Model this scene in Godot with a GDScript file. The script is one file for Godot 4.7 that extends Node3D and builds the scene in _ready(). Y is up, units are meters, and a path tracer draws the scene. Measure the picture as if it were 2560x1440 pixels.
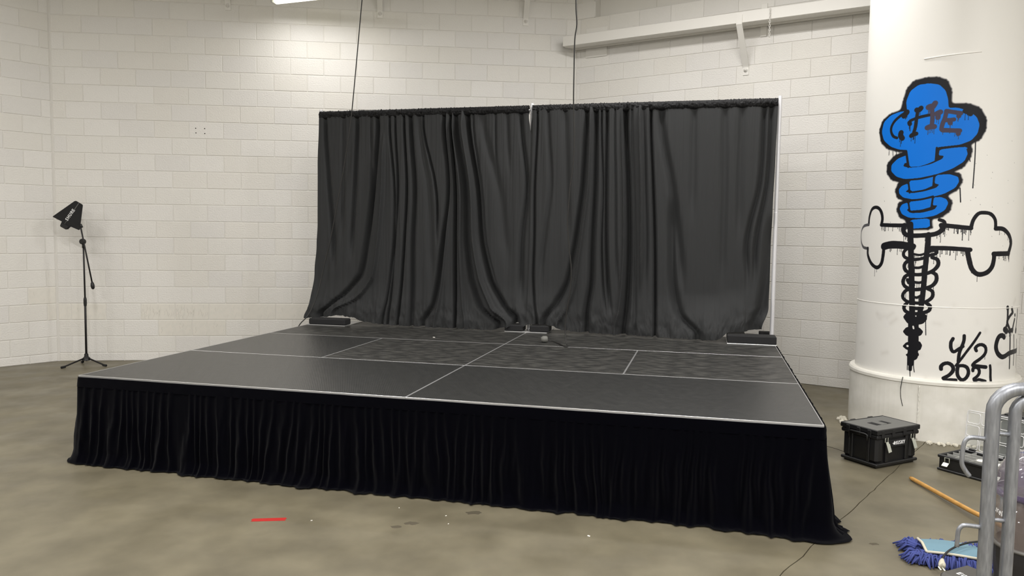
extends Node3D
# Portable stage with a black drape backdrop in a painted block hall. Units are metres; the front edge of the stage runs along +x at z = 0.

const B := 0.2032            # height of a wall block course
const DECK := 0.6096         # top of the stage
const FT4 := 1.2192
const F_BACK := [20.72447, -4.339733]     # turn about y in degrees, distance of the wall plane from the origin
const F_LEFT := [63.0, -4.592447]
const F_RIGHT := [-19.75, -6.121899]
var M := {}
var taken := {}
var rng := RandomNumberGenerator.new()
var noise := FastNoiseLite.new()
var cam: Camera3D
var block_meshes := {}


func _ready() -> void:
	rng.seed = 7
	noise.seed = 3
	noise.frequency = 1.0
	cam = Camera3D.new()
	cam.name = "camera"
	cam.position = Vector3(4.23309, 1.63353, 4.44820)
	cam.rotation = Vector3(-0.0706668, 0.2465368, 0.0117013)
	cam.fov = rad_to_deg(2.0 * atan(720.0 / 1936.82))
	cam.near = 0.05
	cam.far = 100.0
	add_child(cam)
	cam.current = true
	var we := WorldEnvironment.new()
	we.name = "world_environment"
	var env := Environment.new()
	env.background_mode = Environment.BG_COLOR
	env.background_color = Color(0.02, 0.02, 0.02)
	env.tonemap_mode = Environment.TONE_MAPPER_LINEAR
	env.tonemap_exposure = 1.14
	env.sdfgi_enabled = true
	env.ssao_enabled = true
	env.ssil_enabled = true
	we.environment = env
	add_child(we)
	make_materials()
	# ceiling tubes: the one in view hangs in front of the back wall, the rest of the hall's rows are above the frame
	ceiling_light(Vector3(-0.735, 4.262, -3.831), -6.0, 1.3, "glowing strip light in front of the back wall, only its end in view")
	for r in LAMPS:
		ceiling_light(Vector3(r[0], r[1], r[2]), r[3], r[4], "one of the hall's ceiling strip lights out of view above the stage")
	build_room()
	build_column()
	build_stage()
	build_drapes()
	build_wall_fittings()
	build_antenna_stand()
	build_cables()
	build_floor_bits()
	build_toolbox()
	build_organizer()
	build_mop()
	build_vacuum()
	build_hand_truck()


# x, height, z of the lamp's end, turn, energy
const LAMPS := [
	[2.7, 4.75, -2.9, -18.0, 4.0], [4.0, 4.75, -2.7, -18.0, 5.0],
	[-3.4, 4.75, -0.2, -18.0, 3.6], [0.0, 4.75, 0.6, -18.0, 8.5], [3.4, 4.75, 1.4, -18.0, 10.0], [7.6, 4.75, 0.9, -18.0, 15.0],
	[-4.5, 4.75, 4.2, -18.0, 10.0], [0.0, 4.75, 5.0, -18.0, 15.0], [4.4, 4.75, 5.6, -18.0, 21.0], [8.4, 4.75, 5.4, -18.0, 18.0],
]


# ---------------------------------------------------------------- naming
func numbered(called: String) -> String:
	if not taken.has(called):
		taken[called] = 0
		return called
	taken[called] += 1
	return "%s_%03d" % [called, taken[called]]

func tag(o: Node, label := "", category := "", group := "", kind := "") -> Node:
	if label: o.set_meta("label", label)
	if category: o.set_meta("category", category)
	if group: o.set_meta("group", group)
	if kind: o.set_meta("kind", kind)
	return o

func thing(called: String, label: String, category: String, at := Vector3.ZERO, turn := 0.0, group := "", kind := "") -> Node3D:
	var o := Node3D.new()
	o.name = numbered(called)
	add_child(o)
	o.position = at
	o.rotation.y = deg_to_rad(turn)
	tag(o, label, category, group, kind)
	return o

func part(called: String, mesh: Mesh, m: Material, parent: Node, at := Vector3.ZERO, rot := Vector3.ZERO) -> MeshInstance3D:
	var o := MeshInstance3D.new()
	o.name = numbered(called) if parent == self else called
	o.mesh = mesh
	o.material_override = m
	parent.add_child(o, true)
	o.position = at
	o.rotation = rot
	return o


# ---------------------------------------------------------------- shapes
func st0(smooth := false) -> SurfaceTool:
	var st := SurfaceTool.new()
	st.begin(Mesh.PRIMITIVE_TRIANGLES)
	st.set_smooth_group(0 if smooth else -1)
	return st

func done(st: SurfaceTool) -> ArrayMesh:
	st.generate_normals()
	return st.commit()

# a, b, c, d run counter-clockwise seen from outside
func quad(st: SurfaceTool, a: Vector3, b: Vector3, c: Vector3, d: Vector3) -> void:
	for v in [a, c, b, a, d, c]:
		st.add_vertex(v)

func tri(st: SurfaceTool, a: Vector3, b: Vector3, c: Vector3) -> void:
	for v in [a, c, b]:
		st.add_vertex(v)

# box with chamfered edges; t places it
func box(st: SurfaceTool, size: Vector3, t := Transform3D.IDENTITY, bev := 0.003) -> void:
	var h := size / 2.0
	var b := minf(bev, minf(h.x, minf(h.y, h.z)) * 0.49)
	var ax := [Vector3.RIGHT, Vector3.UP, Vector3.BACK]
	for i in 3:
		var u: Vector3 = ax[(i + 1) % 3]
		var w: Vector3 = ax[(i + 2) % 3]
		var hi := h[i]
		var hu := h[(i + 1) % 3]
		var hw := h[(i + 2) % 3]
		for s in [1.0, -1.0]:
			var n: Vector3 = ax[i] * s * hi
			var q := [n - u * (hu - b) - w * (hw - b), n + u * (hu - b) - w * (hw - b), n + u * (hu - b) + w * (hw - b), n - u * (hu - b) + w * (hw - b)]
			if s < 0: q.reverse()
			quad(st, t * q[0], t * q[1], t * q[2], t * q[3])
		for s in [1.0, -1.0]:
			for r in [1.0, -1.0]:
				var e0: Vector3 = u * s * hu + w * r * (hw - b)
				var e1: Vector3 = u * s * (hu - b) + w * r * hw
				var l: Vector3 = ax[i] * (hi - b)
				var q := [e0 - l, e0 + l, e1 + l, e1 - l]
				if s * r > 0: q.reverse()
				quad(st, t * q[0], t * q[1], t * q[2], t * q[3])
	for x in [1.0, -1.0]:
		for y in [1.0, -1.0]:
			for z in [1.0, -1.0]:
				var p0 := Vector3(x * h.x, y * (h.y - b), z * (h.z - b))
				var p1 := Vector3(x * (h.x - b), y * h.y, z * (h.z - b))
				var p2 := Vector3(x * (h.x - b), y * (h.y - b), z * h.z)
				if x * y * z > 0: tri(st, t * p0, t * p1, t * p2)
				else: tri(st, t * p0, t * p2, t * p1)

func bx(size: Vector3, bev := 0.003) -> ArrayMesh:
	var st := st0()
	box(st, size, Transform3D.IDENTITY, bev)
	return done(st)

func at(x: float, y: float, z: float, ry := 0.0, rx := 0.0, rz := 0.0) -> Transform3D:
	return Transform3D(Basis.from_euler(Vector3(deg_to_rad(rx), deg_to_rad(ry), deg_to_rad(rz))), Vector3(x, y, z))

# smooth path through points
func curve(pts: Array, n := 6) -> Array:
	var out := []
	for i in pts.size() - 1:
		var a: Vector3 = pts[maxi(i - 1, 0)]
		var b: Vector3 = pts[i]
		var c: Vector3 = pts[i + 1]
		var d: Vector3 = pts[mini(i + 2, pts.size() - 1)]
		for k in n:
			out.append(b.cubic_interpolate(c, a, d, float(k) / n))
	out.append(pts[-1])
	return out

# round bar along a path; radii may be one number or one per point
func tube(st: SurfaceTool, pts: Array, r, seg := 8, caps := true) -> void:
	var up := Vector3.UP
	var rings := []
	for i in pts.size():
		var d: Vector3 = (pts[mini(i + 1, pts.size() - 1)] - pts[maxi(i - 1, 0)]).normalized()
		if i == 0 and absf(d.dot(up)) > 0.9: up = Vector3.RIGHT
		var u := (up - d * up.dot(d)).normalized()
		up = u
		var w := d.cross(u)
		var rr: float = r[i] if r is Array else r
		var ring := []
		for k in seg:
			var a := TAU * k / seg
			ring.append(pts[i] + (u * cos(a) + w * sin(a)) * rr)
		rings.append(ring)
	for i in rings.size() - 1:
		for k in seg:
			var k2 := (k + 1) % seg
			quad(st, rings[i][k], rings[i][k2], rings[i + 1][k2], rings[i + 1][k])
	if caps:
		for k in range(1, seg - 1):
			tri(st, rings[0][0], rings[0][k + 1], rings[0][k])
			tri(st, rings[-1][0], rings[-1][k], rings[-1][k + 1])

func tb(pts: Array, r, seg := 10) -> ArrayMesh:
	var st := st0(true)
	tube(st, pts, r, seg)
	return done(st)

# turned shape: profile of (radius, height) from the bottom up
func lathe(st: SurfaceTool, prof: Array, seg := 24, t := Transform3D.IDENTITY) -> void:
	for i in prof.size() - 1:
		var a: Vector2 = prof[i]
		var b: Vector2 = prof[i + 1]
		for k in seg:
			var p := TAU * k / seg
			var q := TAU * (k + 1) / seg
			var p0 := t * Vector3(sin(p) * a.x, a.y, cos(p) * a.x)
			var p1 := t * Vector3(sin(q) * a.x, a.y, cos(q) * a.x)
			var p2 := t * Vector3(sin(q) * b.x, b.y, cos(q) * b.x)
			var p3 := t * Vector3(sin(p) * b.x, b.y, cos(p) * b.x)
			if a.x > 0.0: tri(st, p0, p1, p2)
			if b.x > 0.0: tri(st, p0, p2, p3)

func lt(prof: Array, seg := 24, smooth := false) -> ArrayMesh:
	var st := st0(smooth)
	lathe(st, prof, seg)
	return done(st)

# flat outline pushed out along z from z0 to z1
func prism(st: SurfaceTool, poly: PackedVector2Array, z0: float, z1: float, t := Transform3D.IDENTITY) -> void:
	if Geometry2D.is_polygon_clockwise(poly): poly.reverse()
	var ids := Geometry2D.triangulate_polygon(poly)
	for i in range(0, ids.size(), 3):
		var q := [poly[ids[i]], poly[ids[i + 1]], poly[ids[i + 2]]]
		if (q[1] - q[0]).cross(q[2] - q[0]) < 0: q.reverse()
		tri(st, t * Vector3(q[0].x, q[0].y, z1), t * Vector3(q[1].x, q[1].y, z1), t * Vector3(q[2].x, q[2].y, z1))
		tri(st, t * Vector3(q[0].x, q[0].y, z0), t * Vector3(q[2].x, q[2].y, z0), t * Vector3(q[1].x, q[1].y, z0))
	for i in poly.size():
		var a := poly[i]
		var b := poly[(i + 1) % poly.size()]
		quad(st, t * Vector3(a.x, a.y, z0), t * Vector3(b.x, b.y, z0), t * Vector3(b.x, b.y, z1), t * Vector3(a.x, a.y, z1))

func pr(poly: Array, z0: float, z1: float) -> ArrayMesh:
	var st := st0()
	prism(st, PackedVector2Array(poly), z0, z1)
	return done(st)

# smooth sheet of (nu + 1) x (nv + 1) points f(u, v); u runs right and v down as seen from its front
func sheet(nu: int, nv: int, f: Callable) -> ArrayMesh:
	var P := PackedVector3Array()
	var N := PackedVector3Array()
	var U := PackedVector2Array()
	var I := PackedInt32Array()
	for j in nv + 1:
		for i in nu + 1:
			P.append(f.call(float(i) / nu, float(j) / nv))
			U.append(Vector2(float(i) / nu, float(j) / nv))
	for j in nv + 1:
		for i in nu + 1:
			var a := P[j * (nu + 1) + mini(i + 1, nu)] - P[j * (nu + 1) + maxi(i - 1, 0)]
			var b := P[mini(j + 1, nv) * (nu + 1) + i] - P[maxi(j - 1, 0) * (nu + 1) + i]
			N.append(b.cross(a).normalized())
	for j in nv:
		for i in nu:
			var k := j * (nu + 1) + i
			I.append_array([k, k + 1, k + nu + 2, k, k + nu + 2, k + nu + 1])
	var arr := []
	arr.resize(Mesh.ARRAY_MAX)
	arr[Mesh.ARRAY_VERTEX] = P
	arr[Mesh.ARRAY_NORMAL] = N
	arr[Mesh.ARRAY_TEX_UV] = U
	arr[Mesh.ARRAY_INDEX] = I
	var m := ArrayMesh.new()
	m.add_surface_from_arrays(Mesh.PRIMITIVE_TRIANGLES, arr)
	return m

func words(s: String, height: float, depth := 0.001, bold := true) -> TextMesh:
	var t := TextMesh.new()
	var f := SystemFont.new()
	f.font_names = PackedStringArray(["Droid Sans"])
	f.font_weight = 700 if bold else 400
	t.font = f
	t.text = s
	t.font_size = 64
	t.pixel_size = height / 46.0
	t.depth = depth
	return t

func smooth(a: float, b: float, x: float) -> float:
	return smoothstep(a, b, x)


# ---------------------------------------------------------------- materials
func mat(c: Color, rough := 0.7, metal := 0.0) -> StandardMaterial3D:
	var m := StandardMaterial3D.new()
	m.albedo_color = c
	m.roughness = rough
	m.metallic = metal
	return m

func ntex(freq: float, lo: Color, hi: Color, seed_ := 1, size := 512, oct := 4, mid := 0.5) -> NoiseTexture2D:
	var n := FastNoiseLite.new()
	n.seed = seed_
	n.frequency = freq
	n.fractal_octaves = oct
	var t := NoiseTexture2D.new()
	t.width = size
	t.height = size
	t.seamless = true
	t.noise = n
	var g := Gradient.new()
	g.set_color(0, lo)
	g.set_color(1, hi)
	if mid != 0.5: g.add_point(mid, lo.lerp(hi, 0.5))
	t.color_ramp = g
	return t

func tri_map(m: StandardMaterial3D, scale: float) -> void:
	m.uv1_triplanar = true
	m.uv1_world_triplanar = true
	m.uv1_scale = Vector3.ONE * scale

func glass(c: Color, a: float, rough := 0.05) -> StandardMaterial3D:
	var m := mat(Color(c.r, c.g, c.b, a), rough)
	m.transparency = BaseMaterial3D.TRANSPARENCY_ALPHA
	return m

func make_materials() -> void:
	var bumps := ntex(0.06, Color(0, 0, 0), Color(1, 1, 1), 11, 512, 3)
	for k in 4:
		var c: Color = [Color(0.885, 0.875, 0.85), Color(0.875, 0.865, 0.845), Color(0.892, 0.882, 0.86), Color(0.88, 0.868, 0.84)][k]
		var m := mat(c, 0.55)
		m.heightmap_enabled = true
		m.heightmap_texture = bumps
		m.heightmap_scale = 0.25
		tri_map(m, 1.6)
		M["block%d" % k] = m
	M.mortar = mat(Color(0.875, 0.865, 0.84), 0.6)
	for k in 3:
		var m := mat(Color(0.885, 0.875, 0.85), 0.6)
		m.albedo_texture = scuffs(40 + k, [4, 12, 45][k])
		M["scuffed%d" % k] = m
	M.white_paint = mat(Color(0.90, 0.89, 0.865), 0.5)
	M.hall_wall = mat(Color(0.90, 0.895, 0.88), 0.8)
	M.ceiling = mat(Color(0.90, 0.90, 0.89), 0.9)
	M.lamp_shell = mat(Color(0.75, 0.75, 0.72), 0.5)
	var glow := mat(Color(1, 1, 1), 0.4)
	glow.emission_enabled = true
	glow.emission = Color(1.0, 0.985, 0.9)
	glow.emission_energy_multiplier = 2.5
	M.glow = glow
	var fl := mat(Color(1, 1, 1), 0.42)
	fl.albedo_texture = ntex(0.006, Color(0.375, 0.352, 0.288), Color(0.475, 0.448, 0.37), 5, 1024, 6)
	fl.heightmap_enabled = true
	fl.heightmap_texture = bumps
	fl.heightmap_scale = 0.04
	fl.roughness_texture = ntex(0.012, Color(0.55, 0.55, 0.55), Color(1, 1, 1), 15, 512, 4)
	fl.roughness = 0.6
	tri_map(fl, 0.32)
	M.concrete = fl
	M.stain = mat(Color(0.30, 0.275, 0.215), 0.8)
	M.crack = mat(Color(0.13, 0.115, 0.09), 0.95)
	# stage
	var dk := mat(Color(1, 1, 1), 0.36)
	dk.metallic_specular = 0.92
	dk.albedo_texture = ntex(0.009, Color(0.13, 0.132, 0.128), Color(0.19, 0.19, 0.185), 21, 1024, 5)
	dk.heightmap_enabled = true
	dk.heightmap_texture = dots()
	dk.heightmap_scale = 0.06
	tri_map(dk, 1.2)
	M.deck = dk
	var dk2 := mat(Color(1, 1, 1), 0.45)
	dk2.albedo_texture = ntex(0.007, Color(0.10, 0.10, 0.096), Color(0.33, 0.327, 0.31), 31, 1024, 5)
	dk2.heightmap_enabled = true
	dk2.heightmap_texture = dots()
	dk2.heightmap_scale = 0.03
	tri_map(dk2, 1.2)
	dk2.uv1_scale = Vector3(0.8, 1.2, 2.2)
	M.deck_worn = dk2
	M.alu = mat(Color(0.80, 0.80, 0.80), 0.38, 0.75)
	M.alu_white = mat(Color(0.85, 0.85, 0.86), 0.35, 0.3)
	var cl := mat(Color(0.148, 0.152, 0.154), 0.85)
	cl.rim_enabled = true
	cl.rim = 0.15
	cl.rim_tint = 0.5
	M.drape = cl
	var pk := mat(Color(0.035, 0.035, 0.04), 0.6)
	pk.metallic_specular = 0.35
	pk.rim_enabled = true
	pk.rim = 0.15
	M.pocket = pk
	var sk := mat(Color(0.012, 0.012, 0.026), 0.95)
	sk.rim_enabled = true
	sk.rim = 0.2
	sk.rim_tint = 0.3
	sk.metallic_specular = 0.05
	M.velvet = sk
	M.rubber = mat(Color(0.10, 0.10, 0.105), 0.85)
	M.black = mat(Color(0.09, 0.09, 0.092), 0.5)
	M.black_matte = mat(Color(0.075, 0.075, 0.08), 0.8)
	M.black_metal = mat(Color(0.10, 0.09, 0.095), 0.4, 0.3)
	M.cable = mat(Color(0.13, 0.125, 0.115), 0.6)
	M.grey_plastic = mat(Color(0.42, 0.42, 0.40), 0.6)
	M.lettering = mat(Color(0.93, 0.93, 0.93), 0.6)
	M.toolbox = mat(Color(0.095, 0.095, 0.098), 0.42)
	M.lid_grain = mat(Color(0.40, 0.40, 0.385), 0.7)
	M.steel = mat(Color(0.80, 0.81, 0.76), 0.35, 0.5)
	M.galvanised = mat(Color(1, 1, 1), 0.42, 0.7)
	M.galvanised.albedo_texture = ntex(0.03, Color(0.50, 0.51, 0.53), Color(0.66, 0.67, 0.69), 61, 512, 4)
	tri_map(M.galvanised, 4.0)
	M.galvanised.uv1_scale = Vector3(9.0, 1.2, 9.0)
	M.clear = glass(Color(0.9, 0.92, 0.9), 0.12)
	M.clear_rib = glass(Color(0.95, 0.95, 0.95), 0.55, 0.2)
	M.divider = mat(Color(0.62, 0.62, 0.60), 0.5)
	M.wood = mat(Color(1, 1, 1), 0.45)
	M.wood.albedo_texture = ntex(0.02, Color(0.70, 0.52, 0.27), Color(0.84, 0.65, 0.37), 71, 256, 3)
	tri_map(M.wood, 3.0)
	M.yarn = mat(Color(0.25, 0.29, 0.53), 0.95)
	M.canvas = mat(Color(0.42, 0.545, 0.60), 0.9)
	M.binding = mat(Color(0.78, 0.76, 0.68), 0.9)
	M.smoky = glass(Color(0.56, 0.53, 0.57), 0.40)
	M.purple = glass(Color(0.36, 0.30, 0.44), 0.45)
	M.cup = glass(Color(0.55, 0.5, 0.48), 0.3)
	M.vac_dark = mat(Color(0.13, 0.125, 0.13), 0.4)
	M.vac_grey = mat(Color(0.34, 0.33, 0.31), 0.45)
	M.red_tape = mat(Color(0.66, 0.12, 0.10), 0.6)
	M.paper = mat(Color(0.88, 0.87, 0.83), 0.8)
	M.plaster = mat(Color(0.78, 0.76, 0.70), 0.9)

func scuffs(s: int, n: int) -> ImageTexture:
	var r := RandomNumberGenerator.new()
	r.seed = s
	var im := Image.create(160, 80, false, Image.FORMAT_RGBA8)
	im.fill(Color(1, 1, 1))
	for k in n:
		var x := r.randf() * 160.0
		var y := r.randf() * 60.0
		var l := 8.0 + r.randf() * 30.0
		var dx := r.randf_range(-0.5, 0.3)
		var g := r.randf_range(0.08, 0.3)
		for i in int(l):
			var px := int(x + dx * i + sin(i * 0.3 + k) * 1.5)
			var py := int(y + i)
			for q in range(-1, 2):
				if px + q >= 0 and px + q < 160 and py < 80:
					var c := im.get_pixel(px + q, py)
					im.set_pixel(px + q, py, c * Color(1, 1, 1).lerp(Color(0.66, 0.645, 0.62), g * 0.7 * (1.0 - absf(q) * 0.4)))
	for y in 80:
		for x in 160:
			var v := 1.0 - 0.02 * clampf(noise.get_noise_2d(x * 0.03 + s, y * 0.03) + 0.2, 0.0, 1.0)
			im.set_pixel(x, y, im.get_pixel(x, y) * Color(v, v * 0.995, v * 0.98))
	return ImageTexture.create_from_image(im)

func dots() -> ImageTexture:
	if block_meshes.has("dots"): return block_meshes.dots
	var im := Image.create(512, 512, false, Image.FORMAT_RGB8)
	for y in 512:
		for x in 512:
			var fy := y / 8.0
			var fx := x / 8.0 + (0.5 if int(fy) % 2 else 0.0)
			var d := Vector2(fx - floorf(fx) - 0.5, fy - floorf(fy) - 0.5).length()
			var v := 1.0 - smoothstep(0.2, 0.45, d)
			im.set_pixel(x, y, Color(v, v, v))
	block_meshes.dots = ImageTexture.create_from_image(im)
	return block_meshes.dots


# ---------------------------------------------------------------- lamps
func ceiling_light(end: Vector3, turn: float, energy: float, label: String) -> void:
	var t := thing("ceiling_light", label, "light", end, turn, "" if end.y < 4.5 else "ceiling strip lights above the frame")
	var L := 1.22
	part("housing", bx(Vector3(L + 0.04, 0.05, 0.13), 0.006), M.lamp_shell, t, Vector3(L / 2, 0.085, 0))
	var st := st0(true)
	tube(st, [Vector3(0.0, 0.034, 0), Vector3(0.012, 0.034, 0), Vector3(L - 0.012, 0.034, 0), Vector3(L, 0.034, 0)], [0.018, 0.034, 0.034, 0.018], 14)
	part("tube", done(st), M.glow, t)
	for x in [-0.012, L + 0.012]:
		part("end_cap", bx(Vector3(0.024, 0.075, 0.12), 0.004), M.lamp_shell, t, Vector3(x, 0.045, 0))
	for x in [0.2, L - 0.2]:
		part("hanger", tb([Vector3(x, 0.10, 0), Vector3(x, 5.6 - end.y, 0)], 0.006, 6), M.lamp_shell, t)
	var a := AreaLight3D.new()
	a.name = "tube_light"
	a.area_size = Vector2(L, 0.10)
	a.light_energy = energy
	a.light_color = Color(1.0, 0.99, 0.985)
	a.shadow_enabled = true
	a.area_range = 40.0
	t.add_child(a, true)
	a.position = Vector3(L / 2, -0.012, 0)
	a.rotation = Vector3(-PI / 2, 0, 0)


# ---------------------------------------------------------------- room
func block_mesh(w: float, h: float, g := 0.0035) -> ArrayMesh:
	var key := "%d_%d_%d" % [roundi(w * 1000), roundi(h * 1000), roundi(g * 10000)]
	if block_meshes.has(key): return block_meshes[key]
	var st := st0()
	var b := 0.0045 if g > 0.003 else 0.0025
	var x := w / 2 - g
	var y := h / 2 - 0.0035
	var o := [Vector3(-x, -y, -0.02), Vector3(x, -y, -0.02), Vector3(x, y, -0.02), Vector3(-x, y, -0.02)]
	var m := [Vector3(-x, -y, -b), Vector3(x, -y, -b), Vector3(x, y, -b), Vector3(-x, y, -b)]
	var f := [Vector3(-x + b, -y + b, 0), Vector3(x - b, -y + b, 0), Vector3(x - b, y - b, 0), Vector3(-x + b, y - b, 0)]
	var uv := [Vector2(0, 1), Vector2(1, 1), Vector2(1, 0), Vector2(0, 0)]
	for v in [0, 2, 1, 0, 3, 2]:
		st.set_uv(uv[v])
		st.add_vertex(f[v])
	for i in 4:
		var j := (i + 1) % 4
		st.set_uv(uv[i])
		quad(st, m[i], m[j], f[j], f[i])
		quad(st, o[i], o[j], m[j], m[i])
	var mesh := done(st)
	block_meshes[key] = mesh
	return mesh

# local wall frame: x along the wall, y up, z into the room
func wall_root(called: String, f: Array, label: String) -> Node3D:
	var a := deg_to_rad(f[0])
	return thing(called, label, "wall", Vector3(sin(a), 0, cos(a)) * f[1], f[0], "", "structure")

func seen_px(p: Vector3) -> Vector2:
	var q := cam.global_transform.affine_inverse() * p
	if q.z > -0.1: return Vector2(-9999, -9999)
	return Vector2(1280.0 + 1936.82 * q.x / -q.z, 720.0 - 1936.82 * q.y / -q.z)

func block_wall(root: Node3D, s0: float, s1: float, off: float, top: Callable, scuffed: Callable, g := 0.0035) -> void:
	var rest := st0()
	var any := false
	var n := 0
	for c in range(0, 25):
		var y0 := maxf(0.0, 0.1027 + (c - 1) * B)
		var y1 := 0.1027 + c * B
		var o := off + (0.0 if c % 2 else B)
		var j0 := int(floor((s0 - o) / (2 * B)))
		var j1 := int(ceil((s1 - o) / (2 * B)))
		for j in range(j0, j1):
			var a := maxf(s0, o + j * 2 * B)
			var b := minf(s1, o + (j + 1) * 2 * B)
			if b - a < 0.03: continue
			if y1 > top.call((a + b) / 2) + 0.01: continue
			var mid := Vector3((a + b) / 2, (y0 + y1) / 2, 0)
			var shows := false
			for dx in [-0.19, 0.0, 0.19]:
				for dy in [-0.09, 0.09]:
					var px := seen_px(root.transform * (mid + Vector3(dx, dy, 0)))
					if px.x > 0 and px.x < 2560 and px.y > 0 and px.y < 1440:
						var drape: bool = px.x > 806 and px.x < 1930 and px.y > 287.0 - (px.x - 806) * 0.035 and px.y < 800
						var post: bool = px.x > 2180 and px.x < 2535
						if not drape and not post: shows = true
			if shows and n < 298:
				n += 1
				var k := scuffed.call(c, (a + b) / 2) as int
				var m: Material = M["scuffed%d" % k] if k >= 0 else M["block%d" % (rng.randi() % 4)]
				part("block", block_mesh(b - a, y1 - y0, g), m, root, mid + Vector3(0, 0, rng.randf_range(-0.0008, 0.0008)))
			else:
				any = true
				rest.append_from(block_mesh(b - a, y1 - y0, g), 0, Transform3D(Basis.IDENTITY, mid))
	if any:
		tag(part("block_field", rest.commit(), M.block0, root), "", "", "", "stuff")

func slab(root: Node3D, called: String, s0: float, s1: float, y0: float, y1: float, z1: float, thick: float, m: Material) -> void:
	part(called, bx(Vector3(s1 - s0, y1 - y0, thick), 0.002), m, root, Vector3((s0 + s1) / 2, (y0 + y1) / 2, z1 - thick / 2))

func build_room() -> void:
	var TOP := 5.6
	# floor: two pours of concrete with a cracked joint between them
	var fl := thing("floor", "smooth olive grey concrete floor of the hall with a cracked joint", "floor", Vector3.ZERO, 0.0, "", "structure")
	var A := Vector2(5.387, -1.043)
	var D := Vector2(4.616, 0.61) - A
	D = D.normalized()
	var left := PackedVector2Array()
	var right := PackedVector2Array()
	var r := RandomNumberGenerator.new()
	r.seed = 5
	for k in range(-90, 131):
		var p := A + D * (k * 0.08) + Vector2(D.y, -D.x) * (noise.get_noise_1d(k * 0.35) * 0.012 + r.randf_range(-0.0015, 0.0015))
		left.append(p + Vector2(-0.0022, 0) * (1.0 + r.randf() * 0.8))
		right.append(p + Vector2(0.0022, 0) * (1.0 + r.randf() * 0.8))
	left.append_array([Vector2(-11, 9.8), Vector2(-11, -8.2)])
	right.append_array([Vector2(13, 9.8), Vector2(13, -8.2)])
	for poly in [left, right]:
		var st := st0()
		prism(st, poly, -0.02, 0.0, Transform3D(Basis(Vector3.RIGHT, Vector3(0, 0, 1), Vector3(0, 1, 0)), Vector3.ZERO))
		part("slab", done(st), M.concrete, fl)
	part("underlay", bx(Vector3(24, 0.15, 18.4), 0.01), M.crack, fl, Vector3(1, -0.091, 0.8))
	var hc := []
	for p in [Vector2(5.16, -1.945), Vector2(5.19, -1.925), Vector2(5.23, -1.885), Vector2(5.25, -1.862), Vector2(5.29, -1.80)]:
		hc.append(Vector3(p.x, 0.0004, p.y))
	part("hairline_crack", tb(hc, 0.0022, 5), M.crack, fl)
	var sr := RandomNumberGenerator.new()
	sr.seed = 8
	for q in [[2.952, 0.207, 0.055], [2.66, 0.46, 0.045], [2.60, 0.53, 0.035], [5.14, 0.06, 0.03]]:
		var e := PackedVector2Array()
		for k in 14: e.append(Vector2(cos(TAU * k / 14.0) * q[2] * sr.randf_range(0.7, 1.1), sin(TAU * k / 14.0) * q[2] * 0.6 * sr.randf_range(0.6, 1.1)))
		var ss := st0()
		prism(ss, e, 0.0, 0.0004)
		part("stain", done(ss), M.stain, fl, Vector3(q[0], 0.0, q[1]), Vector3(-PI / 2, 0.3, 0))
	# back wall
	var wb := wall_root("wall_back", F_BACK, "white painted concrete block wall behind the drape backdrop")
	slab(wb, "mortar_bed", -2.05, 4.46, 0, TOP, -0.0055, 0.2, M.mortar)
	block_wall(wb, -2.0384, 4.3455, -1.8906, func(_s): return TOP, func(c, s):
		if c == 3 and s > -1.05 and s < -0.1: return 2
		if c == 3 and s > -0.1 and s < 1.0: return 0
		if c == 2 and s > -0.75 and s < 0.1: return 1
		return 0 if c == 3 and s < -1.5 else -1)
	var st2 := st0(true)
	for h in [[-0.386, 2.872], [-0.281, 2.87], [-0.384, 2.815], [-0.28, 2.81]]:
		lathe(st2, [Vector2(0.0, 0.0), Vector2(0.007, 0.0), Vector2(0.006, 0.004), Vector2(0, 0.004)], 8, at(h[0], h[1], 0.0, 0, 90))
	part("bolt_hole", done(st2), M.black_matte, wb)
	# left wall
	var wl := wall_root("wall_left", F_LEFT, "white block wall meeting the back wall at the left corner")
	slab(wl, "mortar_bed", -11.5, 1.52, 0, TOP, -0.0055, 0.2, M.mortar)
	block_wall(wl, -1.5, 1.398, 0.8912, func(_s): return TOP, func(c, s): return (1 if c == 3 else 0) if c >= 3 and c <= 4 and s > 1.1 else -1)
	# right wall with a recess above the band over the rail
	var wr := wall_root("wall_right", F_RIGHT, "white block wall running from behind the drape to the round column")
	var sill := 0.1027 + 21 * B
	slab(wr, "mortar_bed", 0.40, 10.2, 0, sill, -0.0055, 0.3, M.mortar)
	slab(wr, "mortar_bed", 0.40, 0.726, sill, TOP, -0.0055, 0.3, M.mortar)
	slab(wr, "recess_panel", 0.726, 1.505, sill, TOP, -0.17, 0.13, M.white_paint)
	slab(wr, "recess_panel", 1.511, 3.6, sill, TOP, -0.155, 0.145, M.white_paint)
	slab(wr, "recess_panel", 3.606, 10.2, sill, TOP, -0.155, 0.145, M.white_paint)
	block_wall(wr, 0.489, 7.0, 3.3875, func(s): return TOP if s < 0.73 else sill, func(_c, _s): return -1, 0.0012)
	# the rest of the hall, out of view
	var e: Vector3 = wr.transform * Vector3(10.0, 0, 0)
	var w: Vector3 = wl.transform * Vector3(-11.3, 0, 0)
	var ws := struct("wall_east", Vector3(0.2, TOP, 9.0 - e.z + 0.3), Vector3(e.x + 0.1, TOP / 2, (9.0 + e.z) / 2), "plain wall closing the hall on the right out of view")
	ws.set_meta("category", "wall")
	struct("wall_south", Vector3(e.x - w.x + 4, TOP, 0.2), Vector3((e.x + w.x) / 2, TOP / 2, 9.1), "plain wall of the hall behind the camera")
	struct("wall_west", Vector3(0.2, TOP, 4.0), Vector3(w.x - 0.35, TOP / 2, 7.3), "plain wall closing the hall on the far left out of view")
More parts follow.
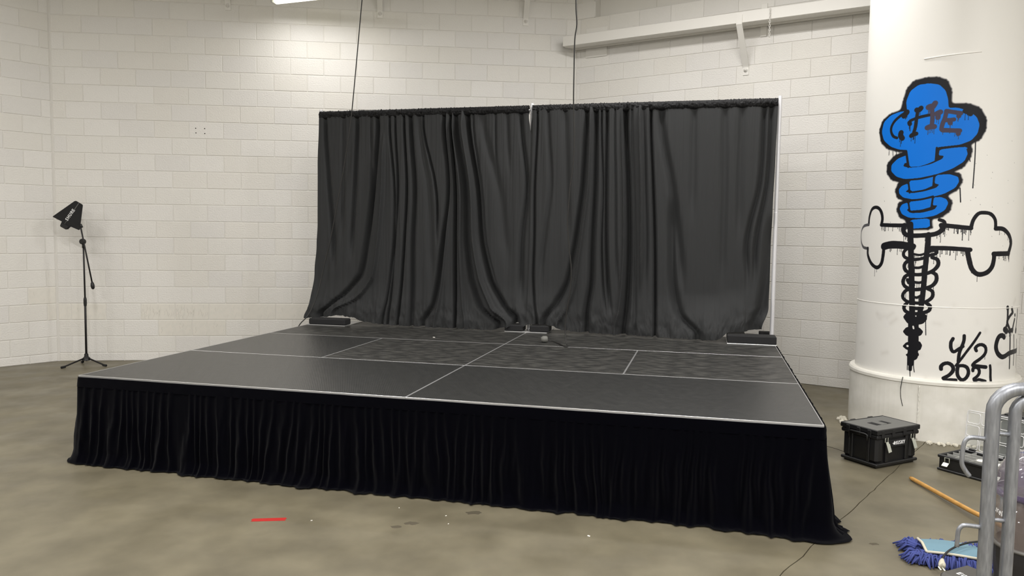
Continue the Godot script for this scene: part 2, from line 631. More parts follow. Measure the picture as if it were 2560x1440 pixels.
	var cl := part("ceiling", bx(Vector3(24, 0.2, 18.4), 0.01), M.ceiling, self, Vector3(1, TOP + 0.1, 0.8))
	tag(cl, "pale ceiling high above the stage out of view", "ceiling", "", "structure")

func struct(called: String, size: Vector3, pos: Vector3, label: String) -> Node:
	return tag(part(called, bx(size, 0.002), M.hall_wall, self, pos), label, "wall", "", "structure")


# ---------------------------------------------------------------- column with the spray painted screw
const COL := Vector3(6.1546, 0, -2.9344)
const COL_R := 0.6136
const COL_FRONT := -0.2546261      # direction of the painted face, radians about y
var paint: Image
const GK := Color(0.085, 0.085, 0.10)
const GG := Color(0.30, 0.30, 0.31)
const GU := Color(0.0, 0.42, 0.80)
const GB := Color(0.25, 0.22, 0.28)
const GW := Color(0.868, 0.86, 0.838)

func on_col(s: float, y: float, r: float) -> Vector3:
	var a := COL_FRONT + s / COL_R
	return Vector3(sin(a) * r, y, cos(a) * r)

func dab(x: int, y: int, c: Color, k: float) -> void:
	if x >= 0 and y >= 0 and x < paint.get_width() and y < paint.get_height() and k > 0.004:
		paint.set_pixel(x, y, paint.get_pixel(x, y).lerp(c, minf(k, 1.0)))

func seg(a: Vector2, b: Vector2, w: float, soft: float, c: Color) -> void:
	var R := w + soft
	var ab := b - a
	var l2 := maxf(ab.length_squared(), 1e-6)
	for y in range(int(minf(a.y, b.y) - R), int(maxf(a.y, b.y) + R) + 2):
		for x in range(int(minf(a.x, b.x) - R), int(maxf(a.x, b.x) + R) + 2):
			var p := Vector2(x, y)
			var d := (p - a - ab * clampf((p - a).dot(ab) / l2, 0.0, 1.0)).length()
			if d < R:
				dab(x, y, c, 1.0 if d < w - 0.5 else pow(1.0 - (d - w + 0.5) / (soft + 0.5), 1.6))

func uvs(l: Array) -> Array:
	var o := []
	for i in range(0, l.size(), 2):
		o.append(Vector2((l[i] + 960.0) / 2.0, (3000.0 - l[i + 1]) / 2.0))
	return o

# a brush or spray stroke: points as (arc, height) in mm on the shaft, width in mm, number of drips, softness in mm
func _s(l: Array, w: float, c: Color, drip: int, soft: float) -> void:
	var p := uvs(l)
	var q := []
	for i in p.size() - 1:
		var n := maxi(2, int(p[i].distance_to(p[i + 1]) / 6.0))
		for k in n:
			q.append(p[i].cubic_interpolate(p[i + 1], p[maxi(i - 1, 0)], p[mini(i + 2, p.size() - 1)], float(k) / n))
	q.append(p[-1])
	for i in q.size() - 1:
		seg(q[i], q[i + 1], w / 4.0 * (1.0 + 0.10 * noise.get_noise_1d(i * 0.4)), soft / 2.0 + 0.6, c)
	for k in drip:
		var a: Vector2 = q[rng.randi() % q.size()] + Vector2(rng.randf_range(-w, w) * 0.12, w / 5.0)
		var len := rng.randf_range(6.0, 20.0) * (2.2 if rng.randf() < 0.15 else 1.0)
		seg(a, a + Vector2(rng.randf_range(-0.6, 0.6), len), 0.8, 0.7, c)
		seg(a + Vector2(0, len), a + Vector2(0, len + 1.0), 1.2, 0.6, c)

# a filled shape
func _f(l: Array, c: Color, soft: float) -> void:
	var p := uvs(l)
	var q := PackedVector2Array()
	for i in p.size():
		var a: Vector2 = p[i]
		var b: Vector2 = p[(i + 1) % p.size()]
		q.append(a.lerp(b, 0.15))
		q.append(a.lerp(b, 0.85))
	var r := Rect2(q[0], Vector2.ZERO)
	for v in q: r = r.expand(v)
	for y in range(int(r.position.y), int(r.end.y) + 1):
		var xs := []
		for i in q.size():
			var a := q[i]
			var b := q[(i + 1) % q.size()]
			if (a.y <= y) != (b.y <= y):
				xs.append(a.x + (y - a.y) / (b.y - a.y) * (b.x - a.x))
		xs.sort()
		for k in range(0, xs.size() - 1, 2):
			for x in range(int(floor(xs[k])), int(ceil(xs[k + 1])) + 1):
				dab(x, y, c, clampf(minf(x + 0.5 - xs[k], xs[k + 1] - x + 0.5), 0.0, 1.0))
	if soft > 1.0:
		for i in q.size():
			seg(q[i], q[(i + 1) % q.size()], 0.8, soft / 2.0, c)

func paint_screw() -> ImageTexture:
	paint = Image.create(960, 1280, false, Image.FORMAT_RGB8)
	paint.fill(GW)
	for k in 26:      # dirt smudges low on the shaft and specks of paint
		var a := Vector2(rng.randf() * 960.0, 900.0 + rng.randf() * 350.0)
		seg(a, a + Vector2(rng.randf_range(-30, 30), rng.randf_range(-8, 20)), 0.6 + rng.randf(), 16.0, GW.lerp(Color(0.7, 0.68, 0.64), rng.randf() * 0.3))
	for k in 40:
		var a := Vector2(250.0 + rng.randf() * 560.0, 300.0 + rng.randf() * 450.0)
		seg(a, a + Vector2(1, rng.randf() * 3.0), 0.7, 0.6, GG)
	var K := GK
	var G := GG
	var U := GU
	var W := GW
	var B := GB
	_f([-324, 2660, -304, 2742, -280, 2827, -229, 2880, -135, 2893, -57, 2888, 6, 2859, 38, 2782, 40, 2675, 162, 2672, 245, 2639, 295, 2557, 295, 2478, 257, 2403, 187, 2366, 201, 2318, 192, 2264, 146, 2190, 71, 2152, 125, 2136, 144, 2082, 116, 2018, 41, 1970, 80, 1920, 68, 1850, 11, 1801, -57, 1788, -48, 1707, -227, 1701, -239, 1779, -290, 1802, -318, 1859, -305, 1915, -259, 1934, -319, 1961, -339, 2018, -315, 2076, -289, 2083, -379, 2111, -427, 2168, -426, 2239, -363, 2299, -273, 2328, -338, 2338, -434, 2368, -506, 2427, -535, 2524, -499, 2600, -421, 2643], K, 14)
	_f([-275, 2655, -286, 2729, -256, 2807, -194, 2848, -114, 2851, -45, 2834, 0, 2785, 20, 2719, 27, 2649, 87, 2648, 165, 2622, 226, 2573, 250, 2515, 238, 2446, 195, 2393, 119, 2362, 34, 2354, -38, 2348, -42, 2292, -45, 2246, -105, 2219, -165, 2202, -233, 2203, -248, 2282, -259, 2340, -326, 2349, -404, 2379, -479, 2438, -508, 2510, -489, 2587, -418, 2635, -341, 2652], U, 1)
	_f([-269, 2297, -334, 2277, -389, 2230, -390, 2179, -339, 2131, -268, 2108, -161, 2111, -43, 2134, 70, 2175, 154, 2233, 177, 2297, 168, 2345, 82, 2341, -21, 2329, -26, 2285, 10, 2279, 0, 2256, -76, 2219, -155, 2201, -236, 2197, -284, 2212, -274, 2237, -245, 2239, -256, 2282], U, 1)
	_f([-242, 2072, -288, 2055, -312, 2028, -308, 1992, -272, 1959, -195, 1943, -93, 1950, 22, 1981, 101, 2029, 125, 2077, 116, 2115, 53, 2137, -38, 2131, -45, 2066, -12, 2056, -33, 2031, -116, 2005, -202, 1993, -257, 2006, -233, 2025], U, 1)
	_f([-232, 2094, -140, 2099, -40, 2124, -47, 2053, -116, 2019, -217, 2005], U, 1)
	_f([-224, 1925, -132, 1934, -49, 1954, -56, 1883, -129, 1859, -217, 1852], U, 1)
	_f([-237, 1919, -281, 1904, -299, 1870, -277, 1825, -220, 1796, -126, 1792, -29, 1812, 37, 1855, 58, 1910, 43, 1942, 3, 1959, -45, 1956, -50, 1894, -17, 1893, -36, 1861, -123, 1836, -206, 1833, -239, 1858, -224, 1873], U, 1)
	_f([-211, 1779, -67, 1792, -61, 1718, -205, 1707], U, 1)
	_s([-41, 2344, -44, 2246], 14, K, 0, 1)
	_s([-50, 2129, -53, 2047], 12, K, 0, 1)
	_s([-51, 1960, -59, 1878], 12, K, 0, 1)
	_s([-232, 2101, -140, 2106, -43, 2129], 12, K, 0, 1)
	_s([-231, 1936, -133, 1943, -50, 1965], 12, K, 0, 1)
	_s([-267, 2333, -243, 2204], 16, K, 0, 1)
	_s([-239, 2098, -223, 1997], 12, K, 0, 1)
	_s([-231, 1930, -216, 1846], 12, K, 0, 1)
	_s([-239, 1735, -344, 1735, -465, 1740], 30, K, 18, 1)
	_s([-465, 1740, -456, 1787, -468, 1839, -500, 1877, -548, 1888, -596, 1868, -627, 1808, -633, 1743], 27, K, 0, 1)
	_s([-633, 1743, -741, 1728, -811, 1678, -801, 1604, -728, 1551, -631, 1539], 23, G, 0, 1)
	_s([-631, 1539, -627, 1487, -585, 1429, -534, 1393, -484, 1383, -445, 1420, -431, 1493, -428, 1553], 30, K, 3, 1)
	_s([-428, 1560, -361, 1575, -265, 1574, -188, 1561], 60, K, 10, 1)
	_s([42, 1735, 129, 1725, 227, 1715], 33, K, 30, 1)
	_s([227, 1721, 241, 1780, 275, 1828, 317, 1837, 375, 1827, 416, 1782, 424, 1715], 27, K, 0, 1)
	_s([424, 1715, 498, 1711, 568, 1663, 595, 1599, 572, 1522], 33, K, 10, 1)
	_s([573, 1520, 418, 1516], 36, K, 12, 1)
	_s([424, 1516, 423, 1467, 409, 1413, 367, 1369, 300, 1355, 250, 1395, 223, 1476, 209, 1539], 36, K, 5, 1)
	_s([-46, 1556, 79, 1555, 229, 1546], 33, K, 26, 1)
	_s([2, 1779, 36, 1763, 36, 1713, -3, 1680], 25, K, 4, 1)
	_s([-206, 1745, -198, 1612, -183, 1397, -168, 1164, -157, 973], 43, K, 0, 1)
	_s([-69, 1663, -73, 1557, -82, 1360, -92, 1136, -112, 977], 37, K, 0, 1)
	_s([-252, 1737, -258, 1695, -240, 1662, -184, 1652, -86, 1657, -15, 1670, 26, 1705, 18, 1737], 35, K, 14, 1)
	_s([-286, 1569, -220, 1569, -176, 1567], 41, K, 0, 1)
	_s([-219, 1550, -248, 1516, -238, 1478, -175, 1460, -108, 1470, -57, 1496, -15, 1509, -9, 1532, -41, 1537, -59, 1525], 24, K, 4, 1)
	_s([-174, 1505, -124, 1498, -77, 1514], 17, K, 6, 1)
	_s([-35, 1480, 1, 1465, 9, 1424, -20, 1380, -73, 1350, -139, 1339, -190, 1348, -229, 1374, -238, 1411, -222, 1439, -198, 1446], 27, K, 6, 1)
	_s([-173, 1397, -127, 1395, -79, 1416], 20, K, 6, 1)
	_s([-34, 1363, -4, 1346, 2, 1301, -22, 1259, -68, 1235, -134, 1219, -188, 1223, -229, 1244, -242, 1277, -229, 1318, -197, 1340], 27, K, 6, 1)
	_s([-163, 1280, -121, 1275, -85, 1287], 20, K, 8, 1)
	_s([-207, 1296, -198, 1271], 24, K, 0, 1)
	_s([-53, 1227, -23, 1212, -20, 1169, -49, 1135, -99, 1112, -152, 1112, -203, 1119, -236, 1145, -237, 1177, -215, 1207, -188, 1218], 25, K, 4, 1)
	_s([-162, 1161, -131, 1154, -102, 1173], 20, K, 5, 1)
	_s([-59, 1113, -35, 1094, -37, 1061, -67, 1040, -125, 1024, -183, 1026, -218, 1045, -225, 1077, -205, 1102], 27, K, 3, 1)
	_s([-162, 1069, -127, 1066, -90, 1074], 26, K, 0, 1)
	_f([-229, 988, -211, 1019, -172, 1029, -163, 1006, -162, 983, -124, 986, -125, 1017, -81, 1033, -51, 1015, -51, 981, -77, 946, -136, 929, -191, 938], K, 1)
	_f([-226, 870, -202, 906, -151, 922, -102, 915, -72, 884, -88, 850, -143, 830, -198, 839], K, 1)
	_f([-223, 749, -196, 784, -146, 802, -93, 803, -75, 772, -86, 733, -131, 716, -189, 724], K, 1)
	_f([-195, 683, -173, 703, -142, 710, -100, 711, -94, 688, -117, 669, -179, 666], K, 1)
	_s([-149, 965, -143, 832, -141, 681], 77, K, 6, 1)
	_s([-154, 679, -155, 612], 43, K, 0, 1)
	_s([-155, 612, -155, 566], 26, K, 0, 1)
	_s([-179, 668, -176, 560], 5, K, 0, 1)
	_s([-131, 674, -131, 598, -123, 549], 5, K, 0, 1)
	_s([-157, 565, -153, 511], 5, K, 0, 1)
	_s([-60, 981, -53, 857], 5, K, 0, 1)
	_s([-184, 756, -183, 755], 16, W, 0, 1)
	_s([-148, 919, -144, 903], 12, W, 0, 1)
	_s([-276, 2642, -283, 2635, -297, 2616], 44, K, 4, 1)
	_s([-283, 2639, -320, 2624, -377, 2584, -406, 2539, -406, 2499, -383, 2461, -349, 2445], 21, K, 0, 1)
	_s([-316, 2483, -319, 2461, -303, 2438], 42, K, 5, 1)
	_s([-199, 2652, -197, 2650], 37, K, 0, 1)
	_s([-168, 2663, -177, 2652], 37, K, 2, 1)
	_s([-191, 2639, -197, 2587, -203, 2518, -214, 2473], 25, K, 0, 1)
	_s([-232, 2451, -215, 2461, -195, 2464], 33, K, 6, 1)
	_s([-247, 2557, -244, 2571, -211, 2583, -178, 2592, -95, 2605], 22, K, 0, 1)
	_s([-251, 2557, -247, 2546], 33, K, 4, 1)
	_s([-112, 2664, -98, 2668], 44, B, 5, 1)
	_s([-68, 2692, -82, 2667], 40, B, 1, 1)
	_s([-90, 2664, -82, 2587, -84, 2529], 30, B, 0, 1)
	_s([-114, 2505, -91, 2512, -67, 2510], 40, B, 7, 1)
	_s([-30, 2620, -52, 2609], 40, B, 0, 1)
	_s([-43, 2598, -44, 2578], 35, B, 3, 1)
	_s([-79, 2608, -55, 2609], 20, B, 0, 1)
	_s([13, 2625, 5, 2575, -10, 2527, -15, 2486, 0, 2475], 30, B, 3, 1)
	_s([12, 2626, 64, 2614, 113, 2604], 31, B, 0, 1)
	_s([101, 2597, 99, 2582], 33, B, 3, 1)
	_s([3, 2557, 36, 2554, 67, 2558], 31, B, 1, 1)
	_s([40, 2542, 43, 2531], 33, B, 3, 1)
	_s([-3, 2479, 52, 2474, 110, 2470], 33, B, 2, 1)
	_s([102, 2457, 102, 2447], 33, B, 2, 1)
	_s([142, 2620, 162, 2612, 180, 2597], 37, K, 3, 1)
	_s([139, 842, 134, 829, 126, 812, 127, 768, 141, 739, 158, 740, 184, 761, 214, 782], 24, K, 0, 1)
	_s([219, 868, 219, 832, 210, 795, 197, 755, 189, 721, 185, 661], 24, K, 0, 1)
	_s([340, 893, 294, 817, 249, 750, 212, 692, 170, 627], 19, K, 0, 1)
	_s([318, 750, 309, 771, 328, 793, 359, 799, 388, 784, 398, 754, 388, 721, 351, 685, 309, 655, 295, 635], 25, K, 1, 1)
	_s([299, 631, 344, 626, 405, 619], 28, K, 0, 1)
	_s([66, 592, 65, 614, 81, 635, 110, 644, 137, 632, 152, 606, 148, 579, 123, 547, 86, 521], 27, K, 0, 1)
	_s([87, 523, 98, 507, 133, 511, 174, 511], 25, K, 0, 1)
	_s([185, 621, 181, 588, 187, 548, 211, 517, 239, 521, 260, 550, 265, 584, 250, 617, 221, 629, 191, 626], 26, K, 0, 1)
	_s([299, 590, 300, 608, 324, 618, 346, 602, 351, 572, 335, 545, 311, 526], 24, K, 1, 1)
	_s([311, 526, 317, 510, 350, 520, 407, 506], 22, K, 0, 1)
	_s([443, 630, 449, 597, 453, 536, 460, 496], 22, K, 0, 1)
	_s([601, 1090, 605, 1081], 33, K, 0, 1)
	_s([605, 1086, 609, 1022, 608, 963, 584, 913], 23, K, 0, 1)
	_s([667, 1079, 684, 1046], 30, K, 0, 1)
	_s([680, 1044, 633, 1013, 608, 971, 652, 910], 25, K, 0, 1)
	_s([581, 915, 606, 901], 46, K, 4, 1)
	_s([729, 1027, 734, 1020], 23, K, 0, 1)
	_s([729, 990, 705, 932, 700, 892], 22, K, 0, 1)
	_s([645, 897, 698, 907], 35, K, 3, 1)
	_s([792, 1068, 787, 961, 768, 902], 17, K, 0, 1)
	_s([779, 901, 777, 888], 35, K, 0, 1)
	_s([914, 929, 914, 854], 12, K, 0, 1)
	_s([578, 852, 556, 867, 520, 861, 498, 823, 492, 773, 514, 726, 558, 697, 597, 698, 657, 717, 736, 724, 914, 723], 38, K, 2, 1)
	_s([659, 882, 671, 763, 682, 595], 18, K, 0, 1)
	_s([732, 862, 755, 735, 766, 613], 13, K, 0, 1)
	_s([831, 816, 851, 703, 874, 584], 17, K, 0, 1)
	_s([226, 2382, 228, 2243, 224, 2028], 7, K, 0, 1)
	_s([133, 2028, 142, 1918], 7, K, 0, 1)
	_s([167, 2329, 195, 2232], 5, K, 0, 1)
	_s([-418, 2346, -419, 2312], 4, K, 0, 1)
	_s([-382, 2343, -379, 2305], 4, K, 0, 1)
	_s([-350, 2337, -348, 2307], 4, K, 0, 1)
	_s([-319, 2337, -316, 2298], 4, K, 0, 1)
	return ImageTexture.create_from_image(paint)

func build_column() -> void:
	var t := thing("column", "thick round white column on a wider drum base, spray painted with a blue screw, bones, a date and a name", "column", COL, 0.0, "", "structure")
	var tex := paint_screw()
	var m := mat(Color(1, 1, 1), 0.45)
	m.albedo_texture = tex
	m.texture_repeat = false
	m.metallic_specular = 0.3
	M.column = m
	var ys := [0.49, 1.0, 2.0, 3.0, 4.3, 5.6]
	var st := st0(true)
	var n := 120
	for i in ys.size() - 1:
		for k in n:
			var q := []
			for c in [[k, i], [k + 1, i], [k + 1, i + 1], [k, i + 1]]:
				var a := TAU * (float(c[0]) / n - 0.5)
				var r := COL_R
				var s := a * COL_R
				q.append([Vector3(sin(a + COL_FRONT) * r, ys[c[1]], cos(a + COL_FRONT) * r), Vector2(clampf((s * 1000.0 + 960.0) / 1920.0, 0.001, 0.999), clampf((3.0 - ys[c[1]]) / 2.56, 0.001, 0.999))])
			for v in [0, 2, 1, 0, 3, 2]:
				st.set_uv(q[v][1])
				st.add_vertex(q[v][0])
	part("shaft", done(st), m, t)
	var bm := mat(Color(1, 1, 1), 0.55)
	bm.albedo_texture = ntex(0.01, Color(0.82, 0.81, 0.77), Color(0.91, 0.90, 0.87), 91, 512, 5)
	bm.heightmap_enabled = true
	bm.heightmap_texture = bm.albedo_texture
	bm.heightmap_scale = 0.3
	tri_map(bm, 0.9)
	part("base", lt([Vector2(0.6513, 0.0), Vector2(0.6513, 0.458), Vector2(0.660, 0.464), Vector2(0.660, 0.486), Vector2(0.652, 0.5), Vector2(0.60, 0.503)], 96), bm, t)
	var sm := []
	for k in 97: sm.append(on_col(TAU * COL_R * (k / 96.0 - 0.5), 1.085, COL_R - 0.001))
	part("seam_bead", tb(sm, 0.0042, 6), M.white_paint, t)
	var w := []
	for k in 40:
		w.append(on_col(-0.075 + noise.get_noise_1d(k * 3.7) * 0.006, 0.01 + k * 0.0112, 0.6513 + 0.002 * (k % 3)))
	part("weld_seam", tb(w, 0.0055, 6), bm, t)
	var w2 := []
	for k in 12:
		w2.append(on_col(-0.16 + k * 0.036, 3.045 + k * 0.0022, COL_R + 0.001))
	part("weld_seam", tb(w2, 0.005, 6), M.white_paint, t)
	var d := []
	for p in [[-0.190, 0.505], [-0.197, 0.46], [-0.205, 0.40], [-0.203, 0.35], [-0.196, 0.31], [-0.185, 0.265]]:
		d.append(on_col(p[0], p[1], 0.6518 if p[1] < 0.455 else 0.6605))
	part("paint_drip", tb(curve(d, 4), 0.0028, 5), M.black_matte, t)
	# chipped paint and plaster crumbs where the drum meets the floor
	var cr := st0()
	for k in 150:
		var s := rng.randf_range(-0.85, 0.75)
		if k > 60: s = rng.randf_range(-0.86, -0.66) if k < 110 else rng.randf_range(0.0, 0.5)
		var p := on_col(s, 0, 0.682 + rng.randf() * rng.randf() * 0.08)
		var h := rng.randf_range(0.004, 0.022)
		box(cr, Vector3(h * 1.6, h, h * 1.3), Transform3D(Basis.from_euler(Vector3(rng.randf() * 0.5, rng.randf() * TAU, rng.randf() * 0.5)), p + Vector3(0, h * 0.45, 0)), h * 0.3)
	var c := part("plaster_crumbs", done(cr), M.plaster, self, COL)
	tag(c, "chips of white plaster crumbled on the floor round the foot of the column", "debris", "", "stuff")


# ---------------------------------------------------------------- stage, skirt
func build_stage() -> void:
	var W := FT4 * 4
	var t := thing("portable_stage", "low black portable stage of bolted deck panels edged in bare aluminium", "stage", Vector3.ZERO)
	var panels := [[0, 2, 0], [2, 4, 0], [0, 1, 1], [1, 2, 1], [2, 3, 1], [3, 4, 1], [0, 2, 2], [2, 4, 2]]
	for p in panels:
		var w: float = (p[1] - p[0]) * FT4
		var c := Vector3((p[0] + p[1]) * FT4 / 2, 0, -(p[2] + 0.5) * FT4)
		var fr := part("deck_panel", bx(Vector3(w - 0.011, 0.012, FT4 - 0.011), 0.001), M.deck if p[2] == 0 or p[0] == 0 and p[2] == 1 else M.deck_worn, t, c + Vector3(0, DECK - 0.006, 0))
		var st := st0()
		for s in [-1.0, 1.0]:
			box(st, Vector3(w - 0.001, 0.088, 0.006), at(0, 0, s * (FT4 / 2 - 0.0035)), 0.001)
			box(st, Vector3(0.006, 0.088, FT4 - 0.014), at(s * (w / 2 - 0.0035), 0, 0), 0.001)
		part("edge_frame", done(st), M.alu, fr, Vector3(0, -0.0376, 0))
	for x in [0.12, W / 2, W - 0.12]:
		for z in [-0.12, -FT4, -FT4 * 2, -FT4 * 3 + 0.12]:
			part("leg", tb([Vector3(x, 0, z), Vector3(x, DECK - 0.012, z)], 0.022, 8), M.alu, t)
	# skirt hung round the left side, the front and the right side
	var D := FT4 * 3
	var total := D + W + D
	var ring := func(s: float) -> Array:     # point on the deck's edge and its outward direction
		if s < D - 0.03: return [Vector3(0, 0, -D + s), Vector3(-1, 0, 0)]
		if s > D + W + 0.03: return [Vector3(W, 0, -(s - D - W)), Vector3(1, 0, 0)]
		if s < D + 0.03:
			var a := (s - D + 0.03) / 0.06 * PI / 2
			return [Vector3(0.02 - 0.02 * cos(a) + 0.0, 0, -0.02 + 0.02 * sin(a)), Vector3(-cos(a), 0, sin(a))]
		if s > D + W - 0.03:
			var a := (s - D - W + 0.03) / 0.06 * PI / 2
			return [Vector3(W - 0.02 + 0.02 * sin(a), 0, -0.02 + 0.02 * cos(a)), Vector3(sin(a), 0, cos(a))]
		return [Vector3(s - D, 0, 0), Vector3(0, 0, 1)]
	var pleat := func(s: float, v: float) -> float:
		var ph := s / 0.066 + 1.9 * noise.get_noise_2d(s * 1.9, v * 0.14 + 3.0) + 0.2 * noise.get_noise_2d(s * 0.7, v * 1.2)
		var a := 0.5 + 0.5 * sin(ph * TAU)
		var b := 0.5 + 0.5 * sin(ph * TAU * 0.47 + 1.3 + 2.0 * noise.get_noise_1d(s * 1.3))
		return lerpf(pow(a, 2.2), pow(b, 1.8), smoothstep(0.25, 0.9, v) * (0.55 + 0.4 * noise.get_noise_1d(s * 0.9 + 40.0)))
	var sk := thing("stage_skirt", "pleated black velvet skirt hung round the stage down to the floor", "skirt", Vector3.ZERO)
	var cloth := func(u: float, v: float) -> Vector3:
		var s := u * total
		var r: Array = ring.call(s)
		var side := 1.0 - smoothstep(0.0, 0.5, absf(s - D)) if s < D + 0.5 else 0.0
		var sr := 1.0 - smoothstep(0.0, 0.55, absf(s - D - W))
		var vv := v
		var y := (DECK - 0.07) * (1.0 - v / 0.93) if v < 0.93 else 0.0
		var amp := lerpf(0.005, 0.030, smoothstep(0.0, 0.75, v))
		var out := 0.016 + amp * (pleat.call(s, vv) as float) + 0.012 * v + 0.015 * side * v * v + (0.035 * v * v + 0.012 * v) * sr
		var base := (1.0 - smoothstep(0.78, 0.93, v))
		out += (1.0 - base) * (0.022 + 0.03 * noise.get_noise_1d(s * 3.1 + 9.0))
		if v > 0.88:      # what lies on the floor
			var k := (v - 0.88) / 0.12
			var n := noise.get_noise_1d(s * 4.7 + 20.0)
			out += k * (0.025 + 0.05 * maxf(0.0, n) + 0.02 * sr - 0.015 * side)
			y = maxf(y, 0.006 + 0.016 * (0.5 + 0.5 * noise.get_noise_2d(s * 14.0, k * 3.0)) * (1.0 - k * 0.6))
		# lift of the hem where a pleat gathers
		var p: Vector3 = r[0] + r[1] * out
		return Vector3(p.x + 0.012 * noise.get_noise_2d(s * 2.0, 5.0) * v, y, p.z)
	part("cloth", sheet(1500, 40, cloth), M.velvet, sk)
	var band := func(u: float, v: float) -> Vector3:
		var s := u * total
		var r: Array = ring.call(s)
		var o := 0.010 + 0.008 * v + 0.006 * absf(noise.get_noise_2d(s * 3.0, v)) + (0.006 + 0.006 * noise.get_noise_1d(s * 7.0)) * smoothstep(D + W, D + W + 0.3, s)
		var q: Vector3 = r[0] + r[1] * o
		return Vector3(q.x, DECK - 0.010 - 0.068 * v + 0.0015 * noise.get_noise_1d(s * 1.7), q.z)
	part("header_band", sheet(900, 4, band), M.velvet, sk)
	# corner of the skirt trailing on the floor by the right front corner
	var rim := [Vector2(0.085, -0.36), Vector2(0.125, -0.33), Vector2(0.145, -0.225), Vector2(0.12, -0.19), Vector2(0.115, -0.115), Vector2(0.152, -0.025), Vector2(0.085, 0.068), Vector2(0.02, 0.085), Vector2(-0.08, 0.098)]
	var tail := func(u: float, v: float) -> Vector3:
		var i := mini(int(u * 8.0), 7)
		var e: Vector2 = rim[i].lerp(rim[i + 1], u * 8.0 - i)
		var c := Vector2(0.015, -0.30).lerp(Vector2(-0.04, 0.03), u) if u > 0.5 else Vector2(0.03, -0.30).lerp(Vector2(0.03, -0.05), u * 2.0)
		if u > 0.5: c = Vector2(0.03, -0.05).lerp(Vector2(-0.08, 0.03), u * 2.0 - 1.0)
		var q := c.lerp(e, v)
		return Vector3(W + q.x, 0.10 * pow(1.0 - v, 1.6) + 0.006 + 0.012 * absf(sin(u * 19.0)) * (1.0 - v), q.y)
	part("trailing_corner", sheet(60, 10, tail), M.velvet, sk)


# ---------------------------------------------------------------- pipe and drape
const LEVEL := [0.07, 0.35, 0.60, 0.78, 0.90, 0.98]

func fold_x(f: Array, t: float) -> float:
	if t <= LEVEL[0]: return f[4] / 1000.0
	for i in 5:
		if t <= LEVEL[i + 1]:
			var k: float = (t - LEVEL[i]) / (LEVEL[i + 1] - LEVEL[i])
			return cubic_interpolate(f[4 + i], f[5 + i], f[4 + maxi(i - 1, 0)], f[4 + mini(i + 2, 5)], k) / 1000.0
	return f[9] / 1000.0

# a strip of backdrop between the lines xl and xr; folds are traced lines of (depth, width, from %, to %, x at six heights) in mm
func drape(label: String, xl: Callable, xr: Callable, folds: Array, hem: Callable, fwd: Callable, nu: int, dz := 0.0) -> void:
	var o := thing("stage_curtain", label, "curtain", Vector3.ZERO, 0.0, "")
	var nv := 110
	var lines := []
	for j in nv + 1:
		var t := float(j) / nv
		var row := []
		for f in folds:
			var k: float = smoothstep(f[2] / 100.0 - 0.12, f[2] / 100.0 + 0.02, t) if f[2] > 0 else smoothstep(-0.02, 0.07, t)
			k *= 1.0 - smoothstep(f[3] / 100.0 - 0.15, f[3] / 100.0 + 0.05, t) if f[3] < 100 else 1.0
			row.append([fold_x(f, t), f[0] / 1000.0 * k, f[1] / 1000.0 * (0.9 + 0.35 * t)])
		lines.append(row)
	var f3 := func(u: float, v: float) -> Vector3:
		var a: float = xl.call(v)
		var b: float = xr.call(v)
		var x := lerpf(a, b, u)
		var z := -3.376 + dz + 0.008 * noise.get_noise_2d(x * 9.0, v * 0.8) * smoothstep(0.0, 0.2, v) + 0.004 * noise.get_noise_2d(x * 30.0, v * 1.2) * (1.0 - v)
		for r in lines[roundi(v * nv)]:
			var d: float = (x - r[0]) / r[2]
			if absf(d) < 3.0: z -= r[1] * 2.2 * exp(-d * d)
		var low := smoothstep(0.80, 1.0, v)
		z += (fwd.call(x) as float) * low + 0.030 * noise.get_noise_2d(x * 7.0, v * 9.0) * smoothstep(0.84, 0.97, v)
		var y := lerpf(2.91, DECK + 0.004 + (hem.call(x) as float), v)
		if v > 0.96: y += 0.008 * noise.get_noise_1d(x * 16.0 + 5.0) * (v - 0.96) / 0.04 + 0.006
		return Vector3(x, y, z)
	part("cloth", sheet(nu * 3 / 2, nv, f3), M.drape, o)
	var x0: float = xl.call(0.0)
	var x1: float = xr.call(0.0)
	var pocket := func(u: float, v: float) -> Vector3:
		var x := lerpf(x0, x1, u)
		var a := lerpf(-0.5 * PI, 1.5 * PI, v)
		var g := 0.0
		for f in folds: g += exp(-pow((x - f[4] / 1000.0) / 0.05, 2.0)) * 0.4
		var cr := (0.008 + 0.008 * minf(g, 1.2)) * noise.get_noise_2d(x * 17.0 + a * 2.2, a * 0.8) + 0.005 * noise.get_noise_2d(x * 55.0, a * 1.5)
		var top := 0.014 * maxf(0.0, noise.get_noise_1d(x * 60.0)) * maxf(0.0, cos(a))
		return Vector3(x, 2.897 + 0.043 * cos(a) + top, -3.394 + dz * 0.3 - sin(a) * (0.028 + cr))
	part("rod_pocket", sheet(int(nu * 1.6), 22, pocket), M.pocket, o)

